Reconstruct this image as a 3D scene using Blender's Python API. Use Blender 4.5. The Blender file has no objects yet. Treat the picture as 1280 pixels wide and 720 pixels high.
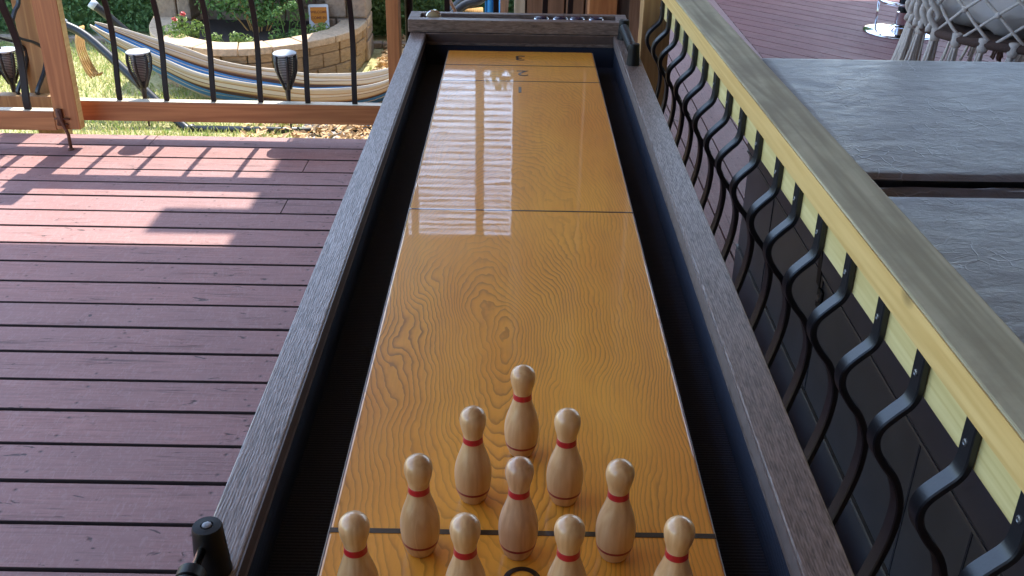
import bpy, bmesh, math, random
from mathutils import Vector, Matrix, noise
random.seed(7)
rad = math.radians
scene = bpy.context.scene
COL = scene.collection

# ------------------------------------------------------------------ nodes
class NT:
    """small helper round a node tree"""
    def __init__(self, m):
        m.use_nodes = True
        self.m = m; self.t = m.node_tree; self.n = self.t.nodes; self.l = self.t.links
        self.n.clear()
        self.out = self.n.new('ShaderNodeOutputMaterial')
        self.b = self.n.new('ShaderNodeBsdfPrincipled')
        self.l.new(self.b.outputs[0], self.out.inputs[0])
        tc = self.n.new('ShaderNodeTexCoord')
        self.obj = tc.outputs['Object']; self.uv = tc.outputs['UV']
    def link(self, a, b): self.l.new(a, b)
    def put(self, sock, v):
        if isinstance(v, bpy.types.NodeSocket): self.l.new(v, sock)
        else: sock.default_value = v
    def map(self, vec, scale=(1,1,1), loc=(0,0,0), rot=(0,0,0)):
        n = self.n.new('ShaderNodeMapping'); self.l.new(vec, n.inputs[0])
        n.inputs['Scale'].default_value = scale; n.inputs['Location'].default_value = loc; n.inputs['Rotation'].default_value = rot
        return n.outputs[0]
    def noise(self, vec, scale=5, detail=4, rough=.5, dist=0, color=False):
        n = self.n.new('ShaderNodeTexNoise'); self.l.new(vec, n.inputs['Vector'])
        n.inputs['Scale'].default_value = scale; n.inputs['Detail'].default_value = detail
        n.inputs['Roughness'].default_value = rough; n.inputs['Distortion'].default_value = dist
        return n.outputs['Color' if color else 'Fac']
    def voro(self, vec, scale=5, feature='F1', out='Distance'):
        n = self.n.new('ShaderNodeTexVoronoi'); n.feature = feature; self.l.new(vec, n.inputs['Vector'])
        n.inputs['Scale'].default_value = scale
        return n.outputs[out]
    def white(self, v, dims='1D'):
        n = self.n.new('ShaderNodeTexWhiteNoise'); n.noise_dimensions = dims
        self.l.new(v, n.inputs['W' if dims == '1D' else 'Vector']); return n.outputs['Value']
    def math(self, op, a, b=0., c=None, clamp=False):
        n = self.n.new('ShaderNodeMath'); n.operation = op; n.use_clamp = clamp
        self.put(n.inputs[0], a); self.put(n.inputs[1], b)
        if c is not None: self.put(n.inputs[2], c)
        return n.outputs[0]
    def ramp(self, fac, stops, interp='LINEAR'):
        n = self.n.new('ShaderNodeValToRGB'); self.l.new(fac, n.inputs[0]); r = n.color_ramp; r.interpolation = interp
        while len(r.elements) < len(stops): r.elements.new(.5)
        for e, (p, c) in zip(r.elements, stops):
            e.position = p
            e.color = (c, c, c, 1) if not hasattr(c, '__len__') else (*c[:3], 1)
        return n.outputs[0]
    def mix(self, fac, a, b, mode='MIX'):
        n = self.n.new('ShaderNodeMix'); n.data_type = 'RGBA'; n.blend_type = mode
        self.put(n.inputs[0], fac)
        for s, v in ((n.inputs[6], a), (n.inputs[7], b)):
            self.put(s, v if isinstance(v, bpy.types.NodeSocket) else (*v[:3], 1))
        return n.outputs[2]
    def sep(self, vec):
        n = self.n.new('ShaderNodeSeparateXYZ'); self.l.new(vec, n.inputs[0]); return n.outputs
    def comb(self, x=0., y=0., z=0.):
        n = self.n.new('ShaderNodeCombineXYZ')
        for s, v in zip(n.inputs, (x, y, z)): self.put(s, v)
        return n.outputs[0]
    def rand(self):
        return self.n.new('ShaderNodeObjectInfo').outputs['Random']
    def bump(self, h, strength=.3, dist=.002, target='Normal'):
        n = self.n.new('ShaderNodeBump'); self.l.new(h, n.inputs['Height'])
        n.inputs['Strength'].default_value = strength; n.inputs['Distance'].default_value = dist
        self.l.new(n.outputs[0], self.b.inputs[target]); return n.outputs[0]
    def set(self, **k):
        names = dict(color='Base Color', rough='Roughness', metal='Metallic', spec='Specular IOR Level', coat='Coat Weight',
                     coat_rough='Coat Roughness', coat_ior='Coat IOR', sheen='Sheen Weight', trans='Transmission Weight', sub='Subsurface Weight')
        for a, v in k.items():
            if isinstance(v, (tuple, list)) and len(v) == 3: v = (*v, 1)
            self.put(self.b.inputs[names[a]], v)
        return self.m
def mat(name): return NT(bpy.data.materials.new(name))

def plain(name, c, rough=.5, metal=0, var=.15, scale=40, bump=.1, **k):
    t = mat(name); f = t.noise(t.obj, scale, 3)
    col = t.mix(f, [x*(1-var) for x in c], [min(1, x*(1+var)) for x in c])
    t.set(color=col, rough=rough, metal=metal, **k)
    if bump: t.bump(f, bump, .001)
    return t.m

def timber(name, c1, c2, along='y', grain=90, rough=.6, bump=.25, knots=0.0, coat=0, dirt=None, vary=0):
    """sawn timber with grain lines running along one axis"""
    t = mat(name)
    sc = {'x': (.045, 1, 1), 'y': (1, .045, 1), 'z': (1, 1, .045)}[along]
    r = t.rand(); off = t.comb(t.math('MULTIPLY', r, 13.), t.math('MULTIPLY', r, 7.), t.math('MULTIPLY', r, 3.))
    va = t.n.new('ShaderNodeVectorMath'); va.operation = 'ADD'; t.link(t.obj, va.inputs[0]); t.link(off, va.inputs[1])
    p = va.outputs[0]
    v = t.map(p, sc)
    g = t.noise(v, grain, 5, .6, .3); big = t.noise(v, grain*.16, 3, .5, .6)
    ring = t.math('SINE', t.math('MULTIPLY', big, 60.))
    f = t.math('ADD', t.math('MULTIPLY', g, .7), t.math('MULTIPLY', ring, .12))
    col = t.ramp(f, [(.2, c1), (.62, c2)])
    if knots:
        k = t.voro(t.map(p, {'x': (.6, 1, 1), 'y': (1, .6, 1), 'z': (1, 1, .6)}[along]), 5.5)
        col = t.mix(t.ramp(k, [(.0, 1.), (.07, .8), (.11, 0.)]), col, [x*.3 for x in c1])
    if dirt:
        d = t.noise(p, 7, 5, .65)
        col = t.mix(t.ramp(d, [(.45, 0.), (.75, .8)]), col, dirt)
    if vary: col = t.mix(t.math('MULTIPLY', r, vary), col, [q*.5 for q in c1])
    t.set(color=col, rough=rough, coat=coat, coat_rough=.15)
    t.bump(f, bump, .0015)
    return t.m

# ------------------------------------------------------------------ materials
M = {}
def deck_mat(name, pitch, axis, base, angle=0.0, joist=.45, sp=.4, tint=None):
    """weathered painted decking: per-board tone, scuffs, nail heads and saw marks"""
    t = mat(name)
    p = t.map(t.obj, rot=(0, 0, angle)) if angle else t.obj
    x, y, z = t.sep(p)
    a, c = (x, y) if axis == 'x' else (y, x)          # a runs along a board, c across
    idx = t.math('FLOOR', t.math('DIVIDE', t.math('SUBTRACT', c, base), pitch))
    w = t.white(idx)
    along = t.math('ADD', a, t.math('MULTIPLY', w, 9.))
    gv = t.comb(t.math('MULTIPLY', along, .06), c, idx)
    g = t.noise(gv, 120, 7, .74, .5)
    blotch = t.noise(t.comb(along, c, idx), 4.5, 6, .62)
    c1, c2 = (.18, .086, .072), (.33, .165, .138)
    col = t.ramp(g, [(.33, c1), (.62, c2)])
    col = t.mix(t.math('MULTIPLY', w, .6), col, (.215, .125, .112))
    col = t.mix(t.ramp(blotch, [(.42, 0.), (.72, .75)]), col, (.265, .17, .155))
    scr = t.noise(t.map(t.comb(along, c, idx), (26, 9, 1), rot=(0, 0, .5)), 2.6, 6, .78, 1.5)
    col = t.mix(t.ramp(scr, [(.5, 0.), (.68, .55)]), col, (.34, .235, .215))
    # little dark gouges and splits
    gn = t.noise(t.comb(t.math('MULTIPLY', along, .35), c, idx), 34, 3, .6, 1.2)
    pit = t.ramp(gn, [(.66, 0.), (.71, 1.)])
    col = t.mix(t.math('MULTIPLY', pit, .9), col, (.05, .032, .03))
    ck = t.noise(t.comb(t.math('MULTIPLY', along, .022), c, idx), 60, 2, .5, .25)
    ckm = t.ramp(t.noise(t.comb(t.math('MULTIPLY', along, .3), c, idx), 9, 3, .6), [(.52, 0.), (.6, 1.)])
    crack = t.math('MULTIPLY', t.ramp(t.math('ABSOLUTE', t.math('SUBTRACT', ck, .5)), [(.004, 1.), (.014, 0.)]), ckm)
    col = t.mix(t.math('MULTIPLY', crack, .7), col, (.055, .036, .034))
    # two nail heads on every joist
    fr = t.math('SUBTRACT', t.math('FRACT', t.math('ADD', t.math('DIVIDE', a, joist), t.math('MULTIPLY', w, .05))), .5)
    dx = t.math('MULTIPLY', fr, joist)
    cf = t.math('FRACT', t.math('DIVIDE', t.math('SUBTRACT', c, base), pitch))
    d1 = t.math('MULTIPLY', t.math('SUBTRACT', t.math('ABSOLUTE', t.math('SUBTRACT', cf, .5)), .27), pitch)
    dist = t.math('SQRT', t.math('ADD', t.math('MULTIPLY', dx, dx), t.math('MULTIPLY', d1, d1)))
    nail = t.ramp(dist, [(.0026, 1.), (.0046, 0.)])
    col = t.mix(nail, col, (.03, .022, .022))
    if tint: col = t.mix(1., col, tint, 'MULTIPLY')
    saw = t.noise(t.map(t.comb(a, c, idx), (190, 26, 1), rot=(0, 0, .2)), 1., 3, .6, .6)
    h = t.math('ADD', t.math('ADD', t.math('MULTIPLY', g, .8), t.math('MULTIPLY', saw, .45)),
               t.math('MULTIPLY', t.math('ADD', t.math('ADD', pit, crack), nail), -1.3))
    t.set(color=col, rough=t.ramp(blotch, [(.3, .55), (.7, .72)]), spec=sp)
    t.bump(h, .5, .0022)
    return t.m
M['deck'] = deck_mat('red_brown_decking', .144, 'x', 1.5736 - .144*30, tint=(1.0, .90, .92))
M['raw_side'] = plain('raw_dark_hardwood', (.045, .026, .022), .8, var=.3)  # near-black board sides: shade in the deck gaps put into the colour
M['deck_walk'] = deck_mat('red_brown_walkway', .142, 'y', .56, sp=.25)
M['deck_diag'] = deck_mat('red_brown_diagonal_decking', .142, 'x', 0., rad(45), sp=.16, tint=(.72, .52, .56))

def lane_mat():
    """figured maple veneer under a thick glossy lacquer"""
    t = mat('lacquered_maple')
    x, y, z = t.sep(t.obj)
    warp = t.noise(t.map(t.obj, (3.4, .75, 1), (2.3, .4, 0)), 1.0, 2, .45, .25)
    warp2 = t.noise(t.map(t.obj, (15, 3.2, 1)), 1., 2, .5, .2)
    wob = t.noise(t.map(t.obj, (40, 22, 1)), 1., 2)
    ex = t.math('ADD', t.math('ADD', x, .03), t.math('MULTIPLY', t.math('SUBTRACT', t.noise(t.map(t.obj, (3.2, 2.2, 1), (3, 0, 0)), 1., 2, .5, .3), .5), .15))
    ey = t.math('MULTIPLY', t.math('SUBTRACT', y, 1.24), .22)
    rr = t.math('SQRT', t.math('ADD', t.math('MULTIPLY', ex, ex), t.math('ADD', t.math('MULTIPLY', ey, ey), .0003)))
    fld = t.math('ADD', t.math('MULTIPLY', rr, 82.), t.math('ADD', t.math('MULTIPLY', warp, 5.5), t.math('ADD', t.math('MULTIPLY', warp2, 2.4), t.math('MULTIPLY', wob, .8))))
    fr = t.math('FRACT', t.math('MULTIPLY', fld, 2.25))
    line = t.ramp(fr, [(0., .0), (.42, .08), (.70, .42), (.84, 1.), (.94, 1.), (1., .0)])
    fine = t.noise(t.map(t.obj, (150, 13, 1)), 1., 4, .6, .4)
    dy = t.math('DIVIDE', t.math('SUBTRACT', y, 1.28), .60)
    mid = t.math('SUBTRACT', 1., t.math('MULTIPLY', dy, dy), clamp=True)
    pat = t.ramp(t.noise(t.map(t.obj, (4, 1.8, 1), (5, 1, 0)), 1.4, 3), [(.34, .25), (.6, 1.)])
    amt = t.math('MULTIPLY', pat, t.math('ADD', .42, t.math('MULTIPLY', mid, .62)))
    f = t.math('MULTIPLY', line, amt)
    tone = t.noise(t.map(t.obj, (7, 2, 1), (1, 7, 0)), 1., 3)
    base = t.ramp(tone, [(.3, (.74, .275, .024)), (.7, (.88, .385, .042))])
    col = t.mix(t.math('MULTIPLY', f, .72), base, (.19, .055, .009))
    col = t.mix(t.ramp(fine, [(.48, 0.), (.75, .28)]), col, (.42, .15, .02))
    t.set(color=col, rough=.42, spec=.25, coat=.65, coat_rough=t.ramp(t.noise(t.map(t.obj, (9, 30, 1)), 1., 4, .65), [(.4, .018), (.75, .06)]), coat_ior=1.5)
    t.bump(f, .12, .001)
    long = t.noise(t.map(t.obj, (26, 9, 1)), 1., 3, .55, .6)
    cs = t.math('ADD', t.math('MULTIPLY', long, 1.), t.math('MULTIPLY', t.noise(t.map(t.obj, (5, 11, 1)), 1., 2), 1.6))
    t.bump(cs, .013, .004, 'Coat Normal')
    return t.m
M['lane'] = lane_mat()

def rail_mat(name, along='y'):
    """brown grey wood-effect laminate with a fine embossed grain"""
    t = mat(name)
    p = t.obj if along == 'y' else t.map(t.obj, rot=(0, 0, rad(90)))
    w = t.noise(t.map(p, (9, 2.4, 9)), 1., 2, .5)
    w2 = t.noise(t.map(p, (75, 14, 75)), 1., 2)
    br = t.noise(t.map(p, (300, 46, 300)), 1., 3, .55, .7)
    sx = t.sep(p); x = t.math('ADD', sx[0], sx[2])
    ph = t.math('ADD', t.math('MULTIPLY', w, 30.), t.math('ADD', t.math('MULTIPLY', x, 1900.), t.math('MULTIPLY', w2, 13.)))
    s = t.math('MULTIPLY', t.math('ADD', t.math('SINE', ph), 1.), .5)
    f = t.math('ADD', t.math('MULTIPLY', s, .16), t.math('MULTIPLY', br, 1.0))
    col = t.ramp(f, [(.25, (.03, .018, .014)), (.5, (.13, .088, .07)), (.8, (.26, .19, .16))])
    t.set(color=col, rough=t.ramp(f, [(.2, .46), (.8, .3)]), spec=.65)
    t.bump(f, .42, .0014)
    return t.m
M['rail'] = rail_mat('embossed_grey_brown_laminate')
M['rail_x'] = rail_mat('embossed_laminate_across', 'x')
M['rail_edge'] = plain('brown_laminate_edge', (.17, .13, .115), .4, var=.4, scale=60)  # paler copy: skylight on the right rail's inner face put into the colour
def felt_mat():
    t = mat('navy_black_carpet')
    rib = t.math('SINE', t.math('MULTIPLY', t.sep(t.obj)[1], 1250.))
    n = t.noise(t.obj, 700, 2)
    h = t.math('ADD', t.math('MULTIPLY', rib, .35), n)
    t.set(color=t.ramp(h, [(.2, (.016, .018, .027)), (.9, (.036, .040, .058))]), rough=.95, spec=.12)
    t.bump(h, .5, .001)
    return t.m
M['rail_edge_dark'] = plain('dark_laminate_edge', (.075, .048, .04), .45, var=.4, scale=60)  # same edge in a darker, shaded copy for the left and end rails
M['felt'] = felt_mat()
M['black_line'] = plain('black_line_paint', (.010, .008, .007), .35, var=.1, coat=1., coat_rough=.02)
M['black_plastic'] = plain('black_plastic', (.007, .007, .008), .42, var=.2, scale=200, spec=.18)
M['edge_band'] = plain('pale_edge_band', (.36, .34, .30), .35, var=.3)
M['chrome'] = plain('polished_chrome', (.78, .78, .8), .09, 1, var=.04, bump=0)
M['steel_rod'] = plain('steel_rod', (.62, .58, .54), .16, 1, var=.05, bump=0)
M['screw'] = plain('zinc_screw', (.16, .16, .165), .4, .8, var=.1, bump=0)
M['pin'] = timber('varnished_birch', (.57, .305, .125), (.74, .46, .225), 'z', 150, .34, .05, coat=.45, vary=.3)
M['pin_dark'] = timber('varnished_birch_ruddy', (.46, .235, .11), (.62, .36, .19), 'z', 170, .34, .05, coat=.5)
M['red_band'] = plain('red_band_paint', (.42, .012, .016), .35, var=.1, scale=300)
M['maroon_band'] = plain('maroon_band_paint', (.24, .010, .014), .35, var=.1, scale=300)
M['bal'] = plain('black_powder_coat', (.012, .012, .014), .36, var=.3, scale=260, bump=.12, spec=.5)
M['bal_brown'] = plain('brown_black_steel', (.013, .007, .007), .5, var=.25, scale=160, bump=.1, spec=.25)
M['cap'] = timber('weathered_treated_pine', (.29, .245, .14), (.54, .475, .30), 'y', 46, .75, .6, .9, dirt=(.25, .205, .125))
M['pine'] = timber('yellow_treated_pine', (.56, .355, .11), (.70, .48, .18), 'y', 65, .6, .25, .9)
M['pine_board'] = timber('pale_green_pine', (.56, .43, .16), (.70, .57, .25), 'y', 80, .7, .3, .7)
M['merbau'] = timber('oiled_red_brown_timber', (.30, .098, .028), (.48, .185, .06), 'x', 60, .45, .25, .35)
M['merbau_v'] = timber('oiled_red_brown_upright', (.30, .10, .03), (.48, .19, .062), 'z', 60, .45, .25, .5)
M['post'] = timber('golden_post_timber', (.31, .165, .06), (.46, .27, .10), 'z', 55, .55, .25, .5)
M['post_dark'] = timber('dark_brown_upright', (.045, .024, .016), (.08, .045, .03), 'z', 60, .55, .25)
M['board'] = timber('brown_screen_board', (.17, .082, .045), (.29, .15, .09), 'z', 50, .65, .3, .5)
M['board_pale'] = timber('pale_screen_board', (.42, .32, .22), (.60, .5, .38), 'z', 50, .7, .3, .4)
M['bleached'] = timber('sun_bleached_timber', (.52, .45, .32), (.72, .66, .52), 'x', 50, .7, .2)  # pale colour standing for sunlight on the rails' top faces
M['rust'] = plain('rusty_bolt_steel', (.13, .05, .028), .7, .4, var=.5, scale=120, bump=.5)
M['roof'] = plain('pine_lined_ceiling', (.40, .27, .14), .75, var=.12, scale=6)
M['roof_dark'] = plain('dark_patio_lining', (.05, .04, .035), .75, var=.12, scale=6)
M['roof_pale'] = plain('pale_roof_lining', (.58, .57, .55), .6, var=.06, scale=6)
M['wallb'] = plain('brown_house_wall', (.16, .12, .09), .85, var=.12, scale=30, bump=.3)
M['slat'] = plain('brown_blind_slat', (.10, .06, .035), .6, var=.3, scale=30)

def cover_mat():
    """grey marine vinyl with creases"""
    t = mat('grey_vinyl_cover')
    st = t.map(t.obj, (11, 19., 1))
    n1 = t.noise(st, 2.2, 6, .66, .6)
    cw = t.noise(t.obj, 9, 2, .5, 0, True)
    vv = t.n.new('ShaderNodeVectorMath'); vv.operation = 'ADD'; t.link(t.map(t.obj, (13, 17, 1)), vv.inputs[0]); t.link(cw, vv.inputs[1])
    cr = t.voro(vv.outputs[0], 1.7, 'DISTANCE_TO_EDGE')
    mask = t.ramp(t.noise(t.obj, 5.5, 2), [(.5, 0.), (.62, 1.)])
    crease = t.math('MULTIPLY', t.ramp(cr, [(0., 1.), (.045, 0.)]), mask)
    leather = t.voro(t.obj, 420)
    h = t.math('ADD', t.math('ADD', t.math('MULTIPLY', n1, 1.1), t.math('MULTIPLY', crease, .4)), t.math('MULTIPLY', leather, .06))
    col = t.ramp(n1, [(.3, (.125, .117, .122)), (.7, (.19, .178, .184))])
    t.set(color=t.mix(t.math('MULTIPLY', crease, .35), col, (.4, .4, .42)), rough=t.ramp(n1, [(.3, .40), (.7, .52)]), spec=.7)
    t.bump(h, .75, .003)
    return t.m
M['cover'] = cover_mat()
M['tub'] = plain('dark_brown_tub_panel', (.042, .045, .058), .34, var=.3, scale=14, bump=.12, spec=.8)
M['tub_seam'] = plain('grey_panel_seam', (.085, .08, .08), .5, var=.2)

def stone_mat(name, c, scale=26, bump=1.0, layers=True):
    t = mat(name)
    v = t.map(t.obj, (1, 1, 3.2) if layers else (1, 1, 1))
    n = t.noise(v, scale, 6, .62, .3); l = t.noise(t.map(t.obj, (.5, .5, 9)), 9, 4, .6)
    big = t.noise(t.obj, 5, 3)
    col = t.ramp(n, [(.28, [q*.62 for q in c]), (.55, c), (.8, [min(1, q*1.18) for q in c])])
    col = t.mix(t.math('MULTIPLY', big, .45), col, (c[0]*.72, c[1]*.66, c[2]*.6))
    t.set(color=col, rough=.9, spec=.2)
    t.bump(t.math('ADD', n, t.math('MULTIPLY', l, .9 if layers else .1)), bump, .012)
    return t.m
M['stone'] = stone_mat('split_face_sandstone', (.50, .345, .195))
M['stone_cap'] = stone_mat('sandstone_capping', (.62, .46, .30), 40, .5, False)
M['stone_wall'] = stone_mat('weathered_stone_block', (.38, .29, .215), 30, .9, False)
M['pebble'] = stone_mat('pale_pebble', (.58, .54, .48), 60, .3, False)
M['bark'] = plain('tan_bark_chip', (.58, .40, .21), .85, var=.5, scale=25, bump=.4)
M['soil'] = plain('dark_garden_soil', (.05, .034, .024), .95, var=.5, scale=60, bump=1.)
def leaf_mat(name, a, b, sub=.0):
    t = mat(name)
    g = t.n.new('ShaderNodeNewGeometry').outputs['Random Per Island']
    n = t.noise(t.obj, 3.2, 3)
    f = t.math('ADD', t.math('MULTIPLY', g, .7), t.math('MULTIPLY', n, .4))
    t.set(color=t.ramp(f, [(.15, a), (.85, b)]), rough=.5, spec=.35)
    tr = t.n.new('ShaderNodeBsdfTranslucent'); t.link(t.ramp(f, [(.15, a), (.85, b)]), tr.inputs[0])
    ms = t.n.new('ShaderNodeMixShader'); ms.inputs[0].default_value = .28
    t.link(t.b.outputs[0], ms.inputs[1]); t.link(tr.outputs[0], ms.inputs[2]); t.link(ms.outputs[0], t.out.inputs[0])
    return t.m
M['hedge'] = leaf_mat('hedge_leaf', (.04, .095, .028), (.16, .28, .10))
M['shrub'] = leaf_mat('shrub_leaf', (.055, .14, .03), (.20, .34, .09))
M['succ'] = leaf_mat('succulent_leaf', (.10, .20, .04), (.30, .40, .10))
M['red_leaf'] = leaf_mat('red_tipped_leaf', (.30, .09, .03), (.45, .22, .06))
M['flower'] = plain('red_petal', (.55, .05, .05), .5)
M['grass'] = leaf_mat('grass_blade', (.22, .37, .07), (.68, .62, .30))
def ground_mat():
    t = mat('dry_lawn_soil')
    n = t.noise(t.obj, 1.6, 5, .6); f = t.noise(t.obj, 70, 4, .7)
    col = t.mix(n, (.46, .43, .19), (.66, .57, .34))
    col = t.mix(t.ramp(f, [(.35, 0.), (.7, .9)]), col, (.24, .25, .09))
    t.set(color=col, rough=.95, spec=.1); t.bump(f, .8, .02)
    return t.m
M['ground'] = ground_mat()
M['ham_metal'] = plain('dark_grey_tube', (.035, .037, .04), .35, .2, var=.1)
M['white_metal'] = plain('white_painted_tube', (.75, .74, .72), .4, var=.05)
def hammock_mat():
    t = mat('striped_hammock_cloth')
    v = t.math('PINGPONG', t.math('MULTIPLY', t.sep(t.uv)[1], 2.), 1.)
    n = t.noise(t.obj, 300, 2)
    cream, tan, brn, dbr, blu, wh = (.62, .49, .31), (.46, .28, .12), (.20, .085, .04), (.045, .022, .02), (.03, .21, .47), (.70, .62, .49)
    st = [(0, wh), (.03, cream), (.065, tan), (.08, wh), (.12, brn), (.13, cream), (.17, tan), (.185, brn), (.20, dbr), (.235, blu), (.275, wh), (.285, blu), (.43, dbr), (.45, tan), (.47, cream),
          (.50, brn), (.52, tan), (.55, dbr), (.58, blu), (.66, tan), (.70, cream), (.74, brn), (.77, cream), (.88, tan), (.93, wh)]
    st = [(p_*1.4, c_) for p_, c_ in st if p_*1.4 < 1]
    col = t.ramp(v, st, 'CONSTANT')
    col = t.mix(t.math('MULTIPLY', n, .25), col, (.3, .22, .14))
    t.set(color=col, rough=.9, spec=.1, sheen=.2); t.bump(n, .4, .002)
    return t.m
M['hammock'] = hammock_mat()
M['strap'] = plain('orange_tan_cord', (.55, .31, .10), .85, var=.3, scale=120, bump=.5)
M['blue_cloth'] = plain('bright_blue_cloth', (.03, .26, .62), .8, var=.15, scale=60, bump=.3)
M['sign_white'] = plain('white_sign_enamel', (.72, .73, .74), .4, var=.05)
M['sign_orange'] = plain('orange_sign_paint', (.72, .24, .018), .45, var=.12)
M['sign_text'] = plain('dark_orange_lettering', (.30, .07, .008), .5)
M['sign_tan'] = plain('tan_sign_paint', (.60, .36, .20), .5, var=.2)
M['torch'] = plain('black_torch_plastic', (.020, .016, .016), .4, var=.2)
M['solar'] = plain('pale_solar_glass', (.52, .56, .60), .12, var=.1, bump=0)
M['torch_glow'] = plain('clear_torch_lens', (.55, .5, .45), .35, var=.1)
M['rope'] = plain('grey_cotton_rope', (.60, .55, .51), .9, var=.3, scale=160, bump=.8)
M['rope_brown'] = plain('brown_cotton_rope', (.15, .095, .075), .9, var=.35, scale=160, bump=.8)
M['cushion'] = plain('grey_cushion_cloth', (.56, .53, .52), .9, var=.12, scale=14, bump=.3)
M['ring_wrap'] = plain('brown_wrapped_ring', (.095, .06, .05), .85, var=.35, scale=200, bump=.8)
M['dark_puck'] = plain('dark_blue_puck_cap', (.012, .016, .05), .25, var=.1)
M['tan_puck'] = plain('tan_puck_cap', (.33, .235, .12), .4, var=.15, scale=60)

# ------------------------------------------------------------------ mesh builder
class MB:
    def __init__(self): self.v = []; self.f = []; self.mi = []; self.uvs = None
    def add(self, vs, fs, mi=0):
        o = len(self.v); self.v += [tuple(p) for p in vs]; self.f += [tuple(i+o for i in f) for f in fs]; self.mi += [mi]*len(fs); return self
    def box(self, x0, x1, y0, y1, z0, z1, mi=0, mtx=None):
        vs = [Vector((x, y, z)) for z in (z0, z1) for y in (y0, y1) for x in (x0, x1)]
        if mtx is not None: vs = [mtx @ p for p in vs]
        return self.add(vs, [(0,2,3,1),(4,5,7,6),(0,1,5,4),(2,6,7,3),(0,4,6,2),(1,3,7,5)], mi)
    def tube(self, pts, r, seg=10, mi=0, cap=True, closed=False):
        pts = [Vector(p) for p in pts]; n = len(pts)
        rs = r if hasattr(r, '__len__') else [r]*n
        vs = []; fs = []; up = None
        for i, p in enumerate(pts):
            a = pts[(i-1) % n] if (closed or i > 0) else p
            b = pts[(i+1) % n] if (closed or i < n-1) else p
            d = (b-a)
            if d.length < 1e-9: d = Vector((0,0,1))
            d.normalize()
            if up is None: up = d.orthogonal().normalized()
            else:
                up = up - d*up.dot(d)
                up = up.normalized() if up.length > 1e-6 else d.orthogonal().normalized()
            s = d.cross(up)
            for k in range(seg):
                t = 2*math.pi*k/seg; vs.append(p + (up*math.cos(t)+s*math.sin(t))*rs[i])
        m = n if closed else n-1
        for i in range(m):
            for k in range(seg):
                a = i*seg+k; b = i*seg+(k+1) % seg; j = ((i+1) % n)*seg
                fs.append((a, b, j+(k+1) % seg, j+k))
        if cap and not closed:
            fs.append(tuple(range(seg))[::-1]); fs.append(tuple((n-1)*seg+k for k in range(seg)))
        return self.add(vs, fs, mi)
    def lathe(self, prof, seg=24, c=(0,0,0), mi=0, mtx=None):
        """prof: (z, r) pairs"""
        vs = []; fs = []
        for z, r in prof:
            for k in range(seg):
                t = 2*math.pi*k/seg; p = Vector((c[0]+r*math.cos(t), c[1]+r*math.sin(t), c[2]+z)); vs.append(mtx @ p if mtx is not None else p)
        for i in range(len(prof)-1):
            for k in range(seg):
                fs.append((i*seg+k, i*seg+(k+1) % seg, (i+1)*seg+(k+1) % seg, (i+1)*seg+k))
        if prof[0][1] > 1e-6: fs.append(tuple(range(seg))[::-1])
        if prof[-1][1] > 1e-6: fs.append(tuple((len(prof)-1)*seg+k for k in range(seg)))
        return self.add(vs, fs, mi)
    def bar(self, pts, wide, thick, axis, mi=0):
        """flat bar swept along pts that lie in a plane; axis = unit normal of that plane (the wide direction)"""
        pts = [Vector(p) for p in pts]; ax = Vector(axis).normalized(); vs = []; fs = []
        for i, p in enumerate(pts):
            d = (pts[min(i+1, len(pts)-1)]-pts[max(i-1, 0)]).normalized(); s = d.cross(ax).normalized()
            b = min(.0018, thick*.2)
            for u, w in ((-wide/2+b, -thick/2), (wide/2-b, -thick/2), (wide/2, -thick/2+b), (wide/2, thick/2-b), (wide/2-b, thick/2), (-wide/2+b, thick/2), (-wide/2, thick/2-b), (-wide/2, -thick/2+b)):
                vs.append(p+ax*u+s*w)
        n = len(pts)
        for i in range(n-1):
            for k in range(8): fs.append((i*8+k, i*8+(k+1) % 8, (i+1)*8+(k+1) % 8, (i+1)*8+k))
        fs.append(tuple(range(8))[::-1]); fs.append(tuple((n-1)*8+k for k in range(8)))
        return self.add(vs, fs, mi)
    def prism(self, poly, z0, z1, mi=0, mtx=None):
        n = len(poly); vs = [Vector((x, y, z)) for z in (z0, z1) for x, y in poly]
        if mtx is not None: vs = [mtx @ p for p in vs]
        fs = [tuple(range(n))[::-1], tuple(range(n, 2*n))] + [(i, (i+1) % n, n+(i+1) % n, n+i) for i in range(n)]
        return self.add(vs, fs, mi)
    def leaf(self, p, nrm, size, roll, asp=.5, mi=0):
        nrm = Vector(nrm).normalized(); a = nrm.orthogonal().normalized(); b = nrm.cross(a)
        u = a*math.cos(roll)+b*math.sin(roll); w = nrm.cross(u)*asp
        p = Vector(p); h = nrm*size*.12
        return self.add([p-u*size*.5, p+w*size*.5+h-u*size*.05, p+u*size*.5, p-w*size*.5+h-u*size*.05], [(0,1,2,3)], mi)
    def build(self, name, mats, parent=None, smooth=False, bevel=0, loc=None):
        me = bpy.data.meshes.new(name); me.from_pydata(self.v, [], self.f)
        ms = mats if isinstance(mats, (list, tuple)) else [mats]
        for m in ms: me.materials.append(M[m] if isinstance(m, str) else m)
        if len(ms) > 1: me.polygons.foreach_set('material_index', self.mi)
        bm = bmesh.new(); bm.from_mesh(me); 
        if self.recalc: bmesh.ops.recalc_face_normals(bm, faces=bm.faces)
        bm.to_mesh(me); bm.free()
        if smooth: me.polygons.foreach_set('use_smooth', [True]*len(me.polygons))
        me.update()
        o = bpy.data.objects.new(name, me); COL.objects.link(o)
        if parent: o.parent = parent
        if loc: o.location = loc
        if bevel:
            b = o.modifiers.new('bevel', 'BEVEL'); b.width = bevel; b.segments = 2; b.limit_method = 'ANGLE'; b.angle_limit = rad(40)
            b.harden_normals = False
        if smooth == 'auto' or bevel:
            me.polygons.foreach_set('use_smooth', [bool(smooth)]*len(me.polygons))
        return o
    recalc = True
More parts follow.
